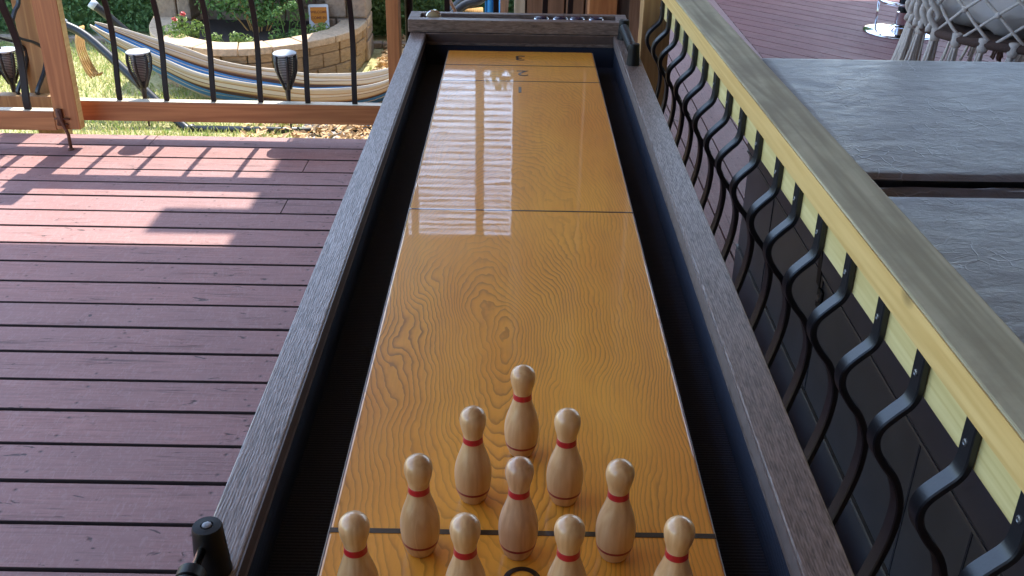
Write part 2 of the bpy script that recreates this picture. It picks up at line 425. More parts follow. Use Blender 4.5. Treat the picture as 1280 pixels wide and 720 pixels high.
def tag(o, label=None, cat=None, group=None, kind=None):
    if label: o['label'] = label
    if cat: o['category'] = cat
    if group: o['group'] = group
    if kind: o['kind'] = kind
    return o
def thing(name, label, cat, loc=(0,0,0), rz=0, group=None):
    o = bpy.data.objects.new(name, None); COL.objects.link(o); o.empty_display_size = .1
    o.location = loc; o.rotation_euler = (0, 0, rz)
    return tag(o, label, cat, group)
def copy_tree(o, parent=None):
    c = o.copy(); COL.objects.link(c)
    c.parent = parent
    for ch in list(o.children): copy_tree(ch, c)
    return c
def text_mesh(body, size, mtx, name, m, parent, bold=0.0):
    cu = bpy.data.curves.new(name, 'FONT'); cu.body = body; cu.size = size; cu.align_x = 'CENTER'; cu.align_y = 'CENTER'; cu.extrude = .0003; cu.offset = bold
    tmp = bpy.data.objects.new('tmp_text', cu); COL.objects.link(tmp)
    dg = bpy.context.evaluated_depsgraph_get()
    me = bpy.data.meshes.new_from_object(tmp.evaluated_get(dg)); me.name = name
    bpy.data.objects.remove(tmp); bpy.data.curves.remove(cu)
    me.transform(mtx); me.materials.clear(); me.materials.append(M[m])
    o = bpy.data.objects.new(name, me); COL.objects.link(o); o.parent = parent
    return o
def smoothstep(a, b, x):
    t = max(0., min(1., (x-a)/(b-a))); return t*t*(3-2*t)
def spline(pts, n=6):
    """Catmull-Rom through 3D points"""
    P = [Vector(p) for p in pts]; P = [P[0]*2-P[1]] + P + [P[-1]*2-P[-2]]; out = []
    for i in range(1, len(P)-2):
        for k in range(n):
            t = k/n; a, b, c, d = P[i-1:i+3]
            out.append(.5*((2*b)+(c-a)*t+(2*a-5*b+4*c-d)*t*t+(3*b-a-3*c+d)*t**3))
    out.append(P[-2]); return out

ZG = -.45      # yard level; the deck surface is z = 0
# ------------------------------------------------------------------ decks and ground
def left_deck():
    mb = MB(); pitch = .144; base = 1.5736
    joints = {16: -.87, 13: -.87, 15: -2.3, 10: -2.77, 8: -1.9, 6: -3.2, 18: -1.6, 4: -2.4, 1: -3.}
    for k in range(-19, 19):
        y0 = base+k*pitch+.0062+random.uniform(-.0012, .0012); y1 = base+(k+1)*pitch-.0062; dz = random.uniform(-.0008, .0008)
        cuts = [-5.2] + ([joints[k]] if k in joints else []) + [.60]
        for a, b in zip(cuts[:-1], cuts[1:]):
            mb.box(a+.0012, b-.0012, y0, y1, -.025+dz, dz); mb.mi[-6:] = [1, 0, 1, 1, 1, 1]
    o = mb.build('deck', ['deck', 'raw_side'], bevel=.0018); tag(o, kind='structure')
    mb = MB()
    for x in [-4.97+.45*i for i in range(12)]: mb.box(x-.022, x+.022, -1.1, 4.29, -.16, -.0262)
    mb.box(-5.2, .6, 4.262, 4.305, -.2, -.0262)
    tag(mb.build('deck_joists', 'post_dark'), kind='structure')
left_deck()
def right_deck():
    mb = MB()
    for k in range(6):
        x0 = .62+k*.142; mb.box(x0+.002, min(x0+.138, 1.45), -.5, 10.2, -.025, 0)
    tag(mb.build('walkway_deck', 'deck_walk', bevel=.002), kind='structure')
    bm = bmesh.new(); s = math.sqrt(.5)
    d = Vector((s, -s, 0)); nn = Vector((s, s, 0))
    for k in range(0, 110):
        c0 = k*.142+.0045; c1 = c0+.133
        vs = [bm.verts.new(d*a+nn*c+Vector((0, 0, z))) for z in (-.025, 0) for c in (c0, c1) for a in (-9, 9)]
        for f in [(0,2,3,1),(4,5,7,6),(0,1,5,4),(2,6,7,3),(0,4,6,2),(1,3,7,5)]: bm.faces.new([vs[i] for i in f])
    for co, no in (((1.452,0,0),(-1,0,0)), ((6,0,0),(1,0,0)), ((0,-.5,0),(0,-1,0)), ((0,10.2,0),(0,1,0))):
        bmesh.ops.bisect_plane(bm, geom=bm.verts[:]+bm.edges[:]+bm.faces[:], plane_co=co, plane_no=no, clear_outer=True)
    bmesh.ops.recalc_face_normals(bm, faces=bm.faces)
    me = bpy.data.meshes.new('diagonal_deck'); bm.to_mesh(me); bm.free(); me.materials.append(M['deck_diag'])
    o = bpy.data.objects.new('diagonal_deck', me); COL.objects.link(o); tag(o, kind='structure')
    mb = MB(); mb.box(.6, 6, -.5, 10.2, -.2, -.03); tag(mb.build('deck_bearers', 'post_dark'), kind='structure')
right_deck()
g = MB(); n = 60
gv = []; gf = []
R_ = 400
def gx(i): 
    t = (i/n-.5)*2; return math.copysign(abs(t)**3, t)*R_
for j in range(n+1):
    for i in range(n+1):
        x, y = gx(i), gx(j)+6; gv.append((x, y, ZG + (.012*noise.noise(Vector((x*1.3, y*1.3, 0))) if abs(x) < 20 else 0)))
for j in range(n):
    for i in range(n): gf.append((j*(n+1)+i, j*(n+1)+i+1, (j+1)*(n+1)+i+1, (j+1)*(n+1)+i))
g.add(gv, gf); tag(g.build('ground', 'ground', smooth=True), kind='structure')

# ------------------------------------------------------------------ the game table
T = thing('game_table', 'long dark shuffleboard and bowling table with glossy maple lane', 'game table')
ZP = .77; ZR = .805; Y0, YI, YE = .30, 2.921, 3.03
pl = MB().box(-.1948, .2163, Y0+.10, 2.8655, .73, ZP).build('playfield', 'lane', T, bevel=.003)
tag(pl, 'glossy maple lane with dark score lines')
for a, b in ((-.1962, -.1950), (.2165, .2171)): MB().box(a, b, Y0+.10, 2.8655, .745, ZP-.0012).build('edge_strip', 'edge_band', pl)
for y, w in ((2.71, .0038), (2.557, .0038), (1.703, .0042), (.8285, .0074)): MB().box(-.1948, .2163, y-w/2, y+w/2, ZP, ZP+.0005).build('score_line', 'black_line', pl)
for s, x, y in (('3', .009, 2.793), ('2', .016, 2.637), ('1', .009, 2.482)):
    text_mesh(s, .072, Matrix.Translation((x, y, ZP+.0004)) @ Matrix.Rotation(math.pi, 4, 'Z'), 'score_number', 'black_line', pl)
rg = MB()
vs = []; fs = []
for k in range(40):
    t = 2*math.pi*k/40
    for r in (.0135, .0195): vs.append((.010+r*math.cos(t), .758+r*math.sin(t), ZP+.0006))
for k in range(40):
    a = 2*k; b = 2*((k+1) % 40); fs.append((a, a+1, b+1, b))
rg.add(vs, fs); rg.build('spot_ring', 'black_line', pl)
XL0, XL1, XR0, XR1 = -.309, -.265, .2816, .3317
for x0, x1 in ((XL0, XL1), (XR0, XR1)):
    r = MB().box(x0, x1, Y0, YE, .770, ZR).build('side_rail', 'rail', T, bevel=.002)
    xi = x1 if x0 < 0 else x0; sgn = 1 if x0 < 0 else -1
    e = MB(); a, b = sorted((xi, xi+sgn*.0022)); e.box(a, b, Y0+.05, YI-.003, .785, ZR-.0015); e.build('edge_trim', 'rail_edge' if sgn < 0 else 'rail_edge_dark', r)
    q = MB(); a, b = sorted((xi-sgn*.028, xi-sgn*.002)); q.box(a, b, Y0, YE, .62, .7695); q.build('side_panel', 'felt', r)
    o_ = MB(); xo = x0 if x0 < 0 else x1; a, b = sorted((xo, xo+sgn*.014)); o_.box(a, b, Y0, YE, .56, .7695); o_.build('outer_panel', 'rail', r)
MB().box(-.290, .306, Y0+.02, 3.0, .700, .712).build('gutter_floor', 'felt', T)
er = MB().box(XL1+.0004, XR0-.0004, YI, YE, .770, ZR-.0005).build('end_rail', 'rail_x', T, bevel=.002)
MB().box(XL1+.0024, XR0-.0024, YI-.0022, YI, .7805, ZR-.002).build('edge_trim', 'rail_edge_dark', er)
MB().box(XL1-.0016, XR0+.0016, YI+.002, YE-.01, .62, .7695).build('end_panel', 'felt', er)
nr = MB().box(XL1+.0004, XR0-.0004, Y0, Y0+.05, .62, ZR-.0005).build('end_rail', 'rail_x', T, bevel=.002)
# puck tray across the far end: a frame with a sunken slot
tray = thing('puck_tray', None, None); tray.parent = T
zt0, zt1 = ZR+.0012, .842; tx0, tx1, ty0, ty1 = -.316, .322, 2.925, 3.036; sx0, sx1, sy0, sy1 = -.284, .290, 2.958, 3.012
mb = MB()
mb.box(tx0, tx1, ty0, sy0, zt0, zt1); mb.box(tx0, tx1, sy1, ty1, zt0, zt1); mb.box(tx0, sx0, sy0, sy1, zt0, zt1); mb.box(sx1, tx1, sy0, sy1, zt0, zt1)
mb.build('tray_frame', 'rail_x', tray, bevel=.0015)
MB().box(sx0, sx1, sy0, sy1, zt0, zt0+.004).build('tray_floor', 'felt', tray)
for lx in (-.20, .22):
    for ly in (.55, 2.80):
        lg = MB(); lg.box(lx-.045, lx+.045, ly-.045, ly+.045, .012, .6895); l_ = lg.build('leg', 'rail', T, bevel=.003)
        MB().lathe([(0, .03), (.012, .03)], 20, (lx, ly, 0)).build('foot', 'black_plastic', l_)
def counter(x, ya, yb, bead_from, nb):
    c = thing('score_counter', None, None); c.parent = T
    for y in (ya, yb):
        p = MB().lathe([(0, .0178), (.004, .0172), (.040, .0150), (.052, .0143), (.0545, .0132), (.055, .006), (.0535, .0055), (.0535, .0)], 24, (x, y, ZR+.0004)).build('end_post', 'black_plastic', c, smooth=True)
        p.modifiers.new('e', 'EDGE_SPLIT').split_angle = rad(35)
        MB().lathe([(0, .005), (.002, .0045), (.0024, .002)], 12, (x, y, ZR+.0540)).build('screw_head', 'screw', c)
    MB().tube([(x-.003, ya, .842), (x-.003, yb, .842)], .0042, 12).build('rod', 'steel_rod', c, smooth=True)
    rot = Matrix.Rotation(rad(-90), 4, 'X')
    for k in range(nb):
        y = bead_from + k*.0152
        mm = Matrix.Translation((x-.003, y, .842)) @ rot
        b = MB().lathe([(-.0072, .0055), (-.0072, .0115), (-.0058, .0136), (.0058, .0136), (.0072, .0115), (.0072, .0055)], 22, mtx=mm).build('bead', 'black_plastic', c, smooth=True)
        b.modifiers.new('e', 'EDGE_SPLIT').split_angle = rad(35)
counter(-.2868, .729, .44, .542, 10)
counter(.3045, 2.610, 2.885, 2.632, 15)
for y in (2.6285, 2.860):   # bright washers by the far counter's beads
    MB().lathe([(-.0006, .0125), (.0006, .0125)], 20, mtx=Matrix.Translation((.3015, y-.003, .842)) @ Matrix.Rotation(rad(90), 4, 'X')).build('washer', 'chrome', T)

# pucks in the tray
def puck(loc, label, cap, upright):
    p = thing('puck', label, 'puck', loc, 0, 'shuffleboard pucks in the end tray')
    m = Matrix.Rotation(rad(90), 4, 'X') if upright else Matrix.Identity(4)
    r = .0235 if upright else .0225
    MB().lathe([(-.007, r*.8), (-.007, r*.96), (-.005, r), (.004, r), (.006, r*.95), (.006, r*.8)], 36, mtx=m).build('steel_body', 'chrome', p, smooth=False, bevel=.0006)
    MB().lathe([(.0058, r*.86), (.0085, r*.84), (.0098, r*.74), (.0102, 0)], 36, mtx=m).build('cap', cap, p, smooth=True)
    return p
puck((-.246, 2.985, zt0+.0045+.0235), 'tan capped puck standing on edge at the left end of the tray', 'tan_puck', True)
for x, l in ((.071, 'dark blue puck lying flat, nearest the middle of the tray'), (.127, 'dark blue puck lying flat, second from the middle of the tray'),
             (.176, 'dark blue puck lying flat, second from the right end of the tray'), (.232, 'dark blue puck lying flat, nearest the right end of the tray')):
    puck((x, 2.985, zt1-.0085), l, 'dark_puck', False)

# ------------------------------------------------------------------ ten pins
PROF = [(0,.0122),(.0012,.0137),(.006,.0160),(.012,.0180),(.021,.0197),(.031,.0205),(.040,.0201),(.050,.0180),(.059,.0150),(.066,.0126),(.072,.0111),(.0765,.0105),(.081,.0105),(.086,.0114),(.092,.0131),(.098,.0142),(.1025,.0143),(.107,.0132),(.1105,.0108),(.1135,.0066),(.1148,.003),(.1151,0)]
def prad(z):
    for (a, ra), (b, rb) in zip(PROF[:-1], PROF[1:]):
        if a <= z <= b: return ra+(rb-ra)*(z-a)/(b-a)
def fine_prof():
    pts = spline([(z, r, 0) for z, r in PROF], 3); return [(p.x, max(0, p.y)) for p in pts]
PROF = [(z*1.045, r) for z, r in PROF]
PM = MB().lathe(fine_prof(), 40)
def make_pin():
    p = thing('bowling_pin', 'pin', 'bowling pin', (0,0,0), 0, 'small wooden bowling pins set in a triangle')
    PM.build('body', 'pin', p, smooth=True)
    zs = [.0772+.0004*k for k in range(20)]
    MB().lathe([(z, prad(z)+(.00025 if 0 < i < 19 else -.0002)) for i, z in enumerate(zs)], 40).build('neck_band', 'red_band', p, smooth=True)
    zs = [.0142+.0004*k for k in range(10)]
    MB().lathe([(z, prad(z)+(.00035 if 0 < i < 9 else -.0002)) for i, z in enumerate(zs)], 40).build('base_band', 'maroon_band', p, smooth=True)
    return p
pin0 = make_pin()
px0, sp, yb = .0065, .0995, .7985
pins = [(0, 2, 'wooden pin alone at the far point of the triangle, nothing behind it'),
        (-.5, 1, 'left of the two wooden pins just in front of the lone far pin'),
        (.5, 1, 'right of the two wooden pins just in front of the lone far pin'),
        (-1, 0, 'wooden pin on the black line, left end of the row of three'),
        (0, 0, 'ruddier wooden pin in the centre of the triangle, behind the ring mark'),
        (1, 0, 'wooden pin on the black line, right end of the row of three'),
        (-1.5, -1, 'wooden pin at the near left corner of the triangle, beside the dark gutter'),
        (-.5, -1, 'wooden pin in the nearest row, second from the left corner pin'),
        (.5, -1, 'wooden pin in the nearest row, second from the right corner pin'),
        (1.5, -1, 'wooden pin at the near right corner of the triangle, beside the dark gutter')]
jit = [(.003, 0), (-.001, .001), (.0005, 0), (-.002, .002), (-.001, 0), (-.001, -.001), (-.003, 0), (-.001, 0), (-.005, 0), (-.004, .001)]
for i, (a, r, l) in enumerate(pins):
    p = pin0 if i == 0 else copy_tree(pin0)
    p.location = (px0+a*sp+jit[i][0], yb+r*sp*.866+jit[i][1], ZP+.0003); p.rotation_euler = (0, 0, random.uniform(0, 6.28)); p['label'] = l
    if i == 4:
        b = [c for c in p.children if c.name.startswith('body')][0]; b.data = b.data.copy(); b.data.materials[0] = M['pin_dark']

# ------------------------------------------------------------------ right hand railing
RA = math.atan(-.0255)*-1.0
RR = thing('deck_railing', 'pine capped railing with black bowed flat bars beside the table', 'railing', (.527, 0, 0), rad(1.46))
# local x = 0 is the inner face of the cap; local y runs along the rail
MB().box(0, .090, -.6, 3.215, .862, .910).build('top_rail', ['cap'], RR, bevel=.003)
tag(RR.children[-1], 'grey weathered cap board')
MB().box(-.0022, -.0002, -.6, 3.215, .864, .9078).build('cap_edge', 'pine', [c for c in RR.children if c.name.startswith('top_rail')][0])
MB().box(.0155, .058, -.6, 3.215, .797, .8616).build('fixing_board', 'pine_board', RR, bevel=.002)
MB().box(-.04, .03, -.6, 3.215, .04, .13).build('bottom_rail', 'pine', RR, bevel=.002)
bp = [(.0095,.8612),(.0095,.83),(.0095,.803),(.004,.785),(-.012,.768),(-.026,.752),(-.0315,.735),(-.028,.715),(-.014,.692),(.002,.672),(.0145,.645),(.0205,.615),(.019,.575),(.012,.535),(.001,.49),(-.012,.44),(-.022,.38),(-.026,.30),(-.022,.22),(-.016,.16),(-.012,.131)]
path = [(p.x, 0, p.z) for p in spline([(x, 0, z) for x, z in bp], 4)]
b0 = None
for k in range(-3, 16):
    y = 1.070+.1425*k
    if b0 is None:
        b0 = MB().bar(path, .0255, .0105, (0, 1, 0)).build('baluster', 'bal', RR, smooth=True)
        b0.modifiers.new('e', 'EDGE_SPLIT').split_angle = rad(32)
        s0 = MB().lathe([(0, .0048), (.0012, .0046), (.002, .003), (.0013, .002), (.0013, 0)], 14, mtx=Matrix.Translation((.0043, 0, .828)) @ Matrix.Rotation(rad(-90), 4, 'Y')).build('screw_head', 'screw', b0)
        b0.location = (0, y, 0)
    else:
        bb = copy_tree(b0, RR); bb.location = (random.uniform(-.0008, .0008), y+random.uniform(-.004, .004), 0); bb.rotation_euler = (random.uniform(-.01, .01), 0, random.uniform(-.03, .03))
# corner post the rail dies into
PR = thing('veranda_post', 'golden timber post at the far end of the pine railing', 'post', (.447, 3.285, 0))
MB().box(-.047, .045, -.045, .045, .0, 2.598).build('shaft', 'post', PR, bevel=.003)

# ------------------------------------------------------------------ front railing, gate, posts
YF = 4.28
def flat_front(profile):
    return [(0, p.y, p.z) for p in spline([(0, y, z) for y, z in profile], 4)]
fp = [(0,.16),(0,.2),(.012,.28),(.028,.36),(.035,.44),(.03,.52),(.008,.60),(-.022,.67),(-.033,.72),(-.03,.75),(-.008,.785),(0,.80),(0,.87)]
FB = MB().bar(flat_front(fp), .0225, .0125, (1, 0, 0))
def front_rail(label, x0, x1, bars, name='front_railing', y=YF, extra=0):
    r = thing(name, label, 'railing', (0, y, 0))
    MB().box(x0, x1, -.0225, .0225, .079, .1665).build('bottom_rail', 'merbau', r, bevel=.003)
    MB().box(x0+.002, x1-.002, -.0205, .0205, .1667, .1685).build('bleached_top', 'bleached', [c for c in r.children][0])  # thin strip with the sunlit look of the top face painted in
    MB().box(x0, x1, -.045, .045, .862, .907).build('top_rail', 'merbau', r, bevel=.003)
    MB().box(x0, x1, .008, .04, .79, .8615).build('fixing_board', 'merbau', r, bevel=.002)
    b = None
    for x in bars:
        if b is None: b = FB.build('baluster', 'bal_brown', r, smooth=True); b.modifiers.new('e', 'EDGE_SPLIT').split_angle = rad(32)
        else: b = copy_tree(b, r)
        b.location = (x, 0, 0)
    return r
front_rail('red brown timber railing with black bowed bars in front of the lawn', -1.99, -.547, [-1.94+.2062*k for k in range(7)])
front_rail('short railing with black bars behind the far end of the table', -.494, .300, [-.293, -.087, .119, .225])
P2 = thing('veranda_post', 'slim red brown post between lawn railing and table end', 'post', (-.5205, 4.30, 0))
MB().box(-.0255, .0255, -.055, .045, -.45, 3.598).build('shaft', 'merbau_v', P2, bevel=.002)
P3 = thing('veranda_post', 'broad red brown post right behind the table\'s puck tray', 'post', (.359, 4.30, 0))
MB().box(-.058, .058, -.05, .065, -.45, 2.598).build('shaft', 'merbau_v', P3, bevel=.003)
P4 = thing('veranda_post', 'dark brown post beside the broad post behind the table', 'post', (.447, 4.33, 0))
MB().box(-.0285, .025, -.05, .05, -.45, 2.598).build('shaft', 'post_dark', P4, bevel=.003)
dp = tag(MB().tube([(-.462, 4.36, -.45), (-.462, 4.36, 3.598)], .018, 14).build('downpipe', 'bal_brown', smooth=True), 'dark vertical pipe just right of the slim red brown post', 'pipe')
# gate
G = thing('deck_gate', 'red brown timber gate with leaning stile and rusty drop bolt', 'gate', (0, 4.15, 0))
MB().box(-1.967, -1.864, -.02, .025, .079, 1.0).build('stile', 'merbau_v', G, bevel=.003)
MB().box(-1.8638, -1.8615, -.0175, .0225, .081, .998).build('stile_edge', 'pine', G)
MB().box(-3.1, -1.9675, -.02, .025, .073, .158).build('bottom_rail', 'merbau', G, bevel=.003)
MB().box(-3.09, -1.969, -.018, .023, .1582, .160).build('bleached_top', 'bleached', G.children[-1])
MB().box(-3.1, -1.9675, -.02, .025, .90, .985).build('top_rail', 'merbau', G, bevel=.003)
gb = None
gp = [(0,.159),(0,.2),(.016,.28),(.03,.37),(.028,.44),(.0,.53),(-.03,.60),(-.038,.66),(-.02,.74),(0,.80),(0,.899)]
for k in range(5):
    if gb is None: gb = MB().bar(flat_front(gp), .030, .013, (1, 0, 0)).build('baluster', 'bal_brown', G, smooth=True); gb.modifiers.new('e', 'EDGE_SPLIT').split_angle = rad(32)
    else: gb = copy_tree(gb, G)
    gb.location = (-2.082-.2062*k, 0, 0)
bolt = MB().tube([(-1.945, -.030, .165), (-1.935, -.03, .12), (-1.915, -.034, .06), (-1.905, -.055, .004)], [.0085, .0075, .0075, .007], 10)
bolt.tube([(-1.965, -.026, .128), (-1.90, -.026, .128)], .0045, 8); bolt.tube([(-1.958, -.026, .104), (-1.912, -.026, .104)], .0045, 8)
bolt.lathe([(0, .014), (.004, .013), (.006, .006)], 12, (-1.905, -.058, .001)); bolt.box(-1.952, -1.928, -.034, -.0205, .10, .172)
bolt.build('drop_bolt', 'rust', G, smooth=True)
# rail and post beyond the gate (the head of some garden steps)
SR = thing('stair_railing', 'golden timber railing with curved black bars seen beyond the gate', 'railing', (0, 4.5, 0))
MB().box(-3.2, -2.13, -.03, .03, .045, .119).build('bottom_rail', 'post', SR, bevel=.003)
MB().box(-3.2, -2.13, -.045, .045, .80, .845).build('top_rail', 'post', SR, bevel=.003)
kp = [(0,.1195),(0,.14),(.05,.22),(.07,.30),(.03,.35),(-.04,.39),(-.06,.43),(-.03,.50),(0,.56),(0,.799)]
kb = None
for x in (-2.195, -2.285, -2.40, -2.6, -2.8, -3.0):
    if kb is None: kb = MB().bar([(q[1]*.55, q[1], q[2]) for q in flat_front(kp)], .020, .012, (.88, -.48, 0)).build('baluster', 'bal', SR, smooth=True); kb.modifiers.new('e', 'EDGE_SPLIT').split_angle = rad(32)
    else: kb = copy_tree(kb, SR)
    kb.location = (x, 0, 0)
P5 = thing('stair_post', 'sunlit golden timber post behind the gate bars', 'post', (-2.19, 4.60, 0))
MB().box(-.075, .05, -.035, .055, -.45, .90).build('shaft', 'post', P5, bevel=.004)

# ------------------------------------------------------------------ solar torches on the rails
def make_torch():
    t = thing('solar_torch', 'torch', 'solar torch', group='black solar torches standing along the rails')
    prof = [(.0, .008), (.06, .013), (.10, .030), (.14, .045), (.185, .050), (.215, .046)]
    mb = MB()
    for k in range(6):
        a = 2*math.pi*k/6+.5
        mb.tube([(r*math.cos(a), r*math.sin(a), z) for z, r in prof[1:]], .0065, 6)
    for k in range(17):
        z = .085+.0075*k; r = prad2(prof, z)*.97
        mb.tube([(r*math.cos(2*math.pi*q/24), r*math.sin(2*math.pi*q/24), z) for q in range(24)], .0017, 5, closed=True)
    mb.build('cage', 'torch', t, smooth=True)
    MB().lathe([(.07, .006), (.10, .018), (.14, .03), (.2, .034), (.212, .02)], 20).build('lens', 'torch_glow', t, smooth=True)
    MB().lathe([(.211, .046), (.2145, .051), (.219, .051), (.2215, .047), (.2215, 0)], 28).build('solar_cap', 'solar', t, smooth=False)
    MB().lathe([(-.12, .004), (-.02, .007), (.0, .0085), (.06, .0135), (.085, .022), (.088, .012), (.088, 0)], 16).build('stake', 'torch', t, smooth=True)
    return t
def prad2(prof, z):
    for (a, ra), (b, rb) in zip(prof[:-1], prof[1:]):
        if a <= z <= b: return ra+(rb-ra)*(z-a)/(b-a)
    return prof[-1][1]
t0 = make_torch(); t0.location = (-1.640, 4.325, .153); t0['label'] = 'black solar torch nearest the gate, in front of the hammock stand leg'
t1 = copy_tree(t0); t1.location = (-1.003, 4.325, .158); t1.rotation_euler = (0, 0, .4); t1['label'] = 'black solar torch midway along the railing, below the orange sign'
t2 = copy_tree(t0); t2.location = (-2.335, 4.56, .09); t2.rotation_euler = (0, 0, 1.); t2['label'] = 'black solar torch beyond the gate at the photo\'s left edge'

# ------------------------------------------------------------------ hammock and its stand
HS = thing('hammock_stand', 'dark metal hammock stand on the dry lawn', 'hammock stand', (0,0,ZG))
z0 = -ZG
def hz(z): return z+z0
for side, pts in (('left_arm', [(-2.72, 6.02, .108), (-2.69, 6.02, .085), (-2.51, 5.99, -.02), (-1.98, 5.74, -.43), (-1.9, 5.7, -.437)]),
                  ('left_arm', [(-2.63, 6.36, .125), (-2.58, 6.38, .07), (-2.42, 6.46, -.12), (-2.1, 6.5, -.31), (-1.8, 6.53, -.42), (-1.5, 6.55, -.437), (-1.4, 6.55, -.438)]),
                  ('right_arm', [(-.17, 6.02, .30), (-.22, 6.02, .27), (-.40, 5.99, .16), (-.86, 5.74, -.43), (-.94, 5.7, -.437)]),
                  ('right_arm', [(-.17, 6.36, .30), (-.22, 6.36, .27), (-.40, 6.36, .14), (-.86, 6.5, -.43), (-.94, 6.55, -.437)])):
    MB().tube(spline([(a, b, hz(c)) for a, b, c in pts], 6), .026, 12).build(side, 'ham_metal', HS, smooth=True)
for y in (5.7, 6.55): MB().tube([(-1.93, y, hz(-.44)), (-.92, y, hz(-.44))], .02, 10).build('base_tube', 'ham_metal', HS, smooth=True)
for o in HS.children: o.location = (0, 0, 0)
for pts in ([(-2.735, 6.02, .118), (-2.69, 6.02, .088)], [(-2.655, 6.36, .145), (-2.625, 6.36, .120)]):
    MB().tube([(a, b, hz(c)) for a, b, c in pts], .03, 12).build('end_cap', 'solar', HS, smooth=True)
H = thing('hammock', 'striped cream brown and blue cloth hammock slung above the lawn', 'hammock')
cl = spline([(-2.60, 6.2, .055), (-2.42, 6.2, -.015), (-2.17, 6.2, -.115), (-1.88, 6.2, -.215), (-1.56, 6.2, -.262), (-1.2, 6.2, -.292), (-.8, 6.2, -.24), (-.5, 6.2, -.03), (-.30, 6.2, .155)], 10)
mb = MB(); nu = len(cl); nv = 40; uvv = []
for i, c in enumerate(cl):
    u = i/(nu-1); e = math.sin(math.pi*min(1, max(0, u)))**.85; w = .04+.15*e; dp_ = .03+.165*e
    for j in range(nv+1):
        v = j/nv; a = (v*2-1)
        y = c.y+w*math.sin(a*1.75)/1.0*(1.0 if abs(a) < .95 else 1.0); zz = c.z-dp_*math.cos(a*1.62)*1.0
        wob = .012*e*noise.noise(Vector((c.x*3.2, a*2.2, 3.)))+.005*e*math.sin(a*38+c.x*5)
        mb.v.append((c.x, y+wob*.5, zz+wob)); uvv.append((u, v))
for i in range(nu-1):
    for j in range(nv):
        q = i*(nv+1)+j; mb.f.append((q, q+nv+1, q+nv+2, q+1)); mb.mi.append(0)
hc = mb.build('cloth', 'hammock', H, smooth=True)
uvl = hc.data.uv_layers.new(name='UVMap')
for lp in hc.data.loops: uvl.data[lp.index].uv = uvv[lp.vertex_index]
so = hc.modifiers.new('s', 'SOLIDIFY'); so.thickness = .006
mb = MB()
for k in range(5):
    d = k*.012
    mb.tube(spline([(-2.66+d*.3, 6.12+d, .045), (-2.655+d*.5, 6.05+d, -.03), (-2.63+d*.6, 6.0+d, -.10), (-2.60+d, 5.98+d, -.17-.01*k), (-2.565+d*1.1, 5.97+d, -.225+.006*k)], 5), [.007+.0025*math.sin(q*.5) for q in range(21)], 7)
mb.build('tie_strap', 'strap', H, smooth=True)
mb = MB()
for k in range(9):
    x = -.305+.012*k; mb.tube(spline([(x, 6.05+.006*k, .21), (x+.006, 6.02, .10), (x-.004, 6.01, -.02), (x+.002*(k % 3), 6.0, -.14)], 4), .010, 6)
mb.build('end_cords', 'strap', H, smooth=True)
bc = MB(); 
vs = []; fs = []
for i in range(13):
    for j in range(9):
        x = -.185+.085*i/12; z = .36-.55*j/8; vs.append((x, 6.0+.02*math.sin(i*1.1)+.004*j, z))
for i in range(12):
    for j in range(8): fs.append((i*9+j, i*9+j+1, (i+1)*9+j+1, (i+1)*9+j))
bc.add(vs, fs); o = bc.build('hanging_cloth', 'blue_cloth', H, smooth=True); s_ = o.modifiers.new('s', 'SOLIDIFY'); s_.thickness = .004
st = MB().tube([(-.42, 5.9, .36), (-.335, 5.85, .21)], .009, 8).build('cane', 'board', None, smooth=True); tag(st, 'thin brown cane leaning above the far left tray corner', 'cane')

# ------------------------------------------------------------------ planter, stone walls, sign, plants
def arc_pts(n=40):
    ctl = [(-2.62, 7.42), (-2.52, 6.98), (-2.33, 6.64), (-2.02, 6.45), (-1.74, 6.46), (-1.50, 6.59), (-1.30, 6.76), (-1.16, 6.97), (-1.10, 7.22), (-1.09, 7.5)]
    return spline([(x, y, 0) for x, y in ctl], 5)
PL = thing('stone_planter', 'curved sandstone garden planter behind the hammock', 'planter', (0,0,ZG))
ap = arc_pts()
def offs(pts, d):
    out = []
    for i, p in enumerate(pts):
        t = (pts[min(i+1, len(pts)-1)]-pts[max(i-1, 0)]).normalized(); nrm = Vector((-t.y, t.x, 0)); out.append(p+nrm*d)
    return out
inn = offs(ap, .17); lip = offs(ap, -.018)
# front wall made of three courses of split blocks
mb = MB(); hts = [0, .10, .195, .252]
for ci in range(3):
    i = 0; st_ = 2 if ci == 1 else 0
    while i < len(ap)-1:
        stp = min(random.choice((3, 4, 5)) if i else (3 if st_ == 0 else 2), len(ap)-1-i)
        a = [ap[q] for q in range(i, i+stp+1)]; b = [inn[q] for q in range(i, i+stp+1)]
        pro = random.uniform(-.010, .010)
        t0_ = (a[-1]-a[0]).normalized(); nrm = Vector((-t0_.y, t0_.x, 0))
        a = [q-nrm*pro for q in a]; a[0] = a[0]+t0_*.003; a[-1] = a[-1]-t0_*.003
        poly = [(q.x, q.y) for q in a]+[(q.x, q.y) for q in reversed(b)]
        mb.prism(poly, hts[ci]+.002, hts[ci+1]-.002); i += stp
mb.build('block_wall', 'stone', PL, bevel=.006)
mb = MB(); i = 0
while i < len(ap)-1:
    stp = min(random.choice((4, 5, 5)), len(ap)-1-i); a = [lip[q].copy() for q in range(i, i+stp+1)]; b = [inn[q].copy() for q in range(i, i+stp+1)]
    t0_ = (a[-1]-a[0]).normalized(); a[0] += t0_*.003; a[-1] -= t0_*.003; b[0] += t0_*.003; b[-1] -= t0_*.003
    mb.prism([(q.x, q.y) for q in a]+[(q.x, q.y) for q in reversed(b)], .254, .300+random.uniform(-.003, .003)); i += stp
mb.build('capping', 'stone_cap', PL, bevel=.006)
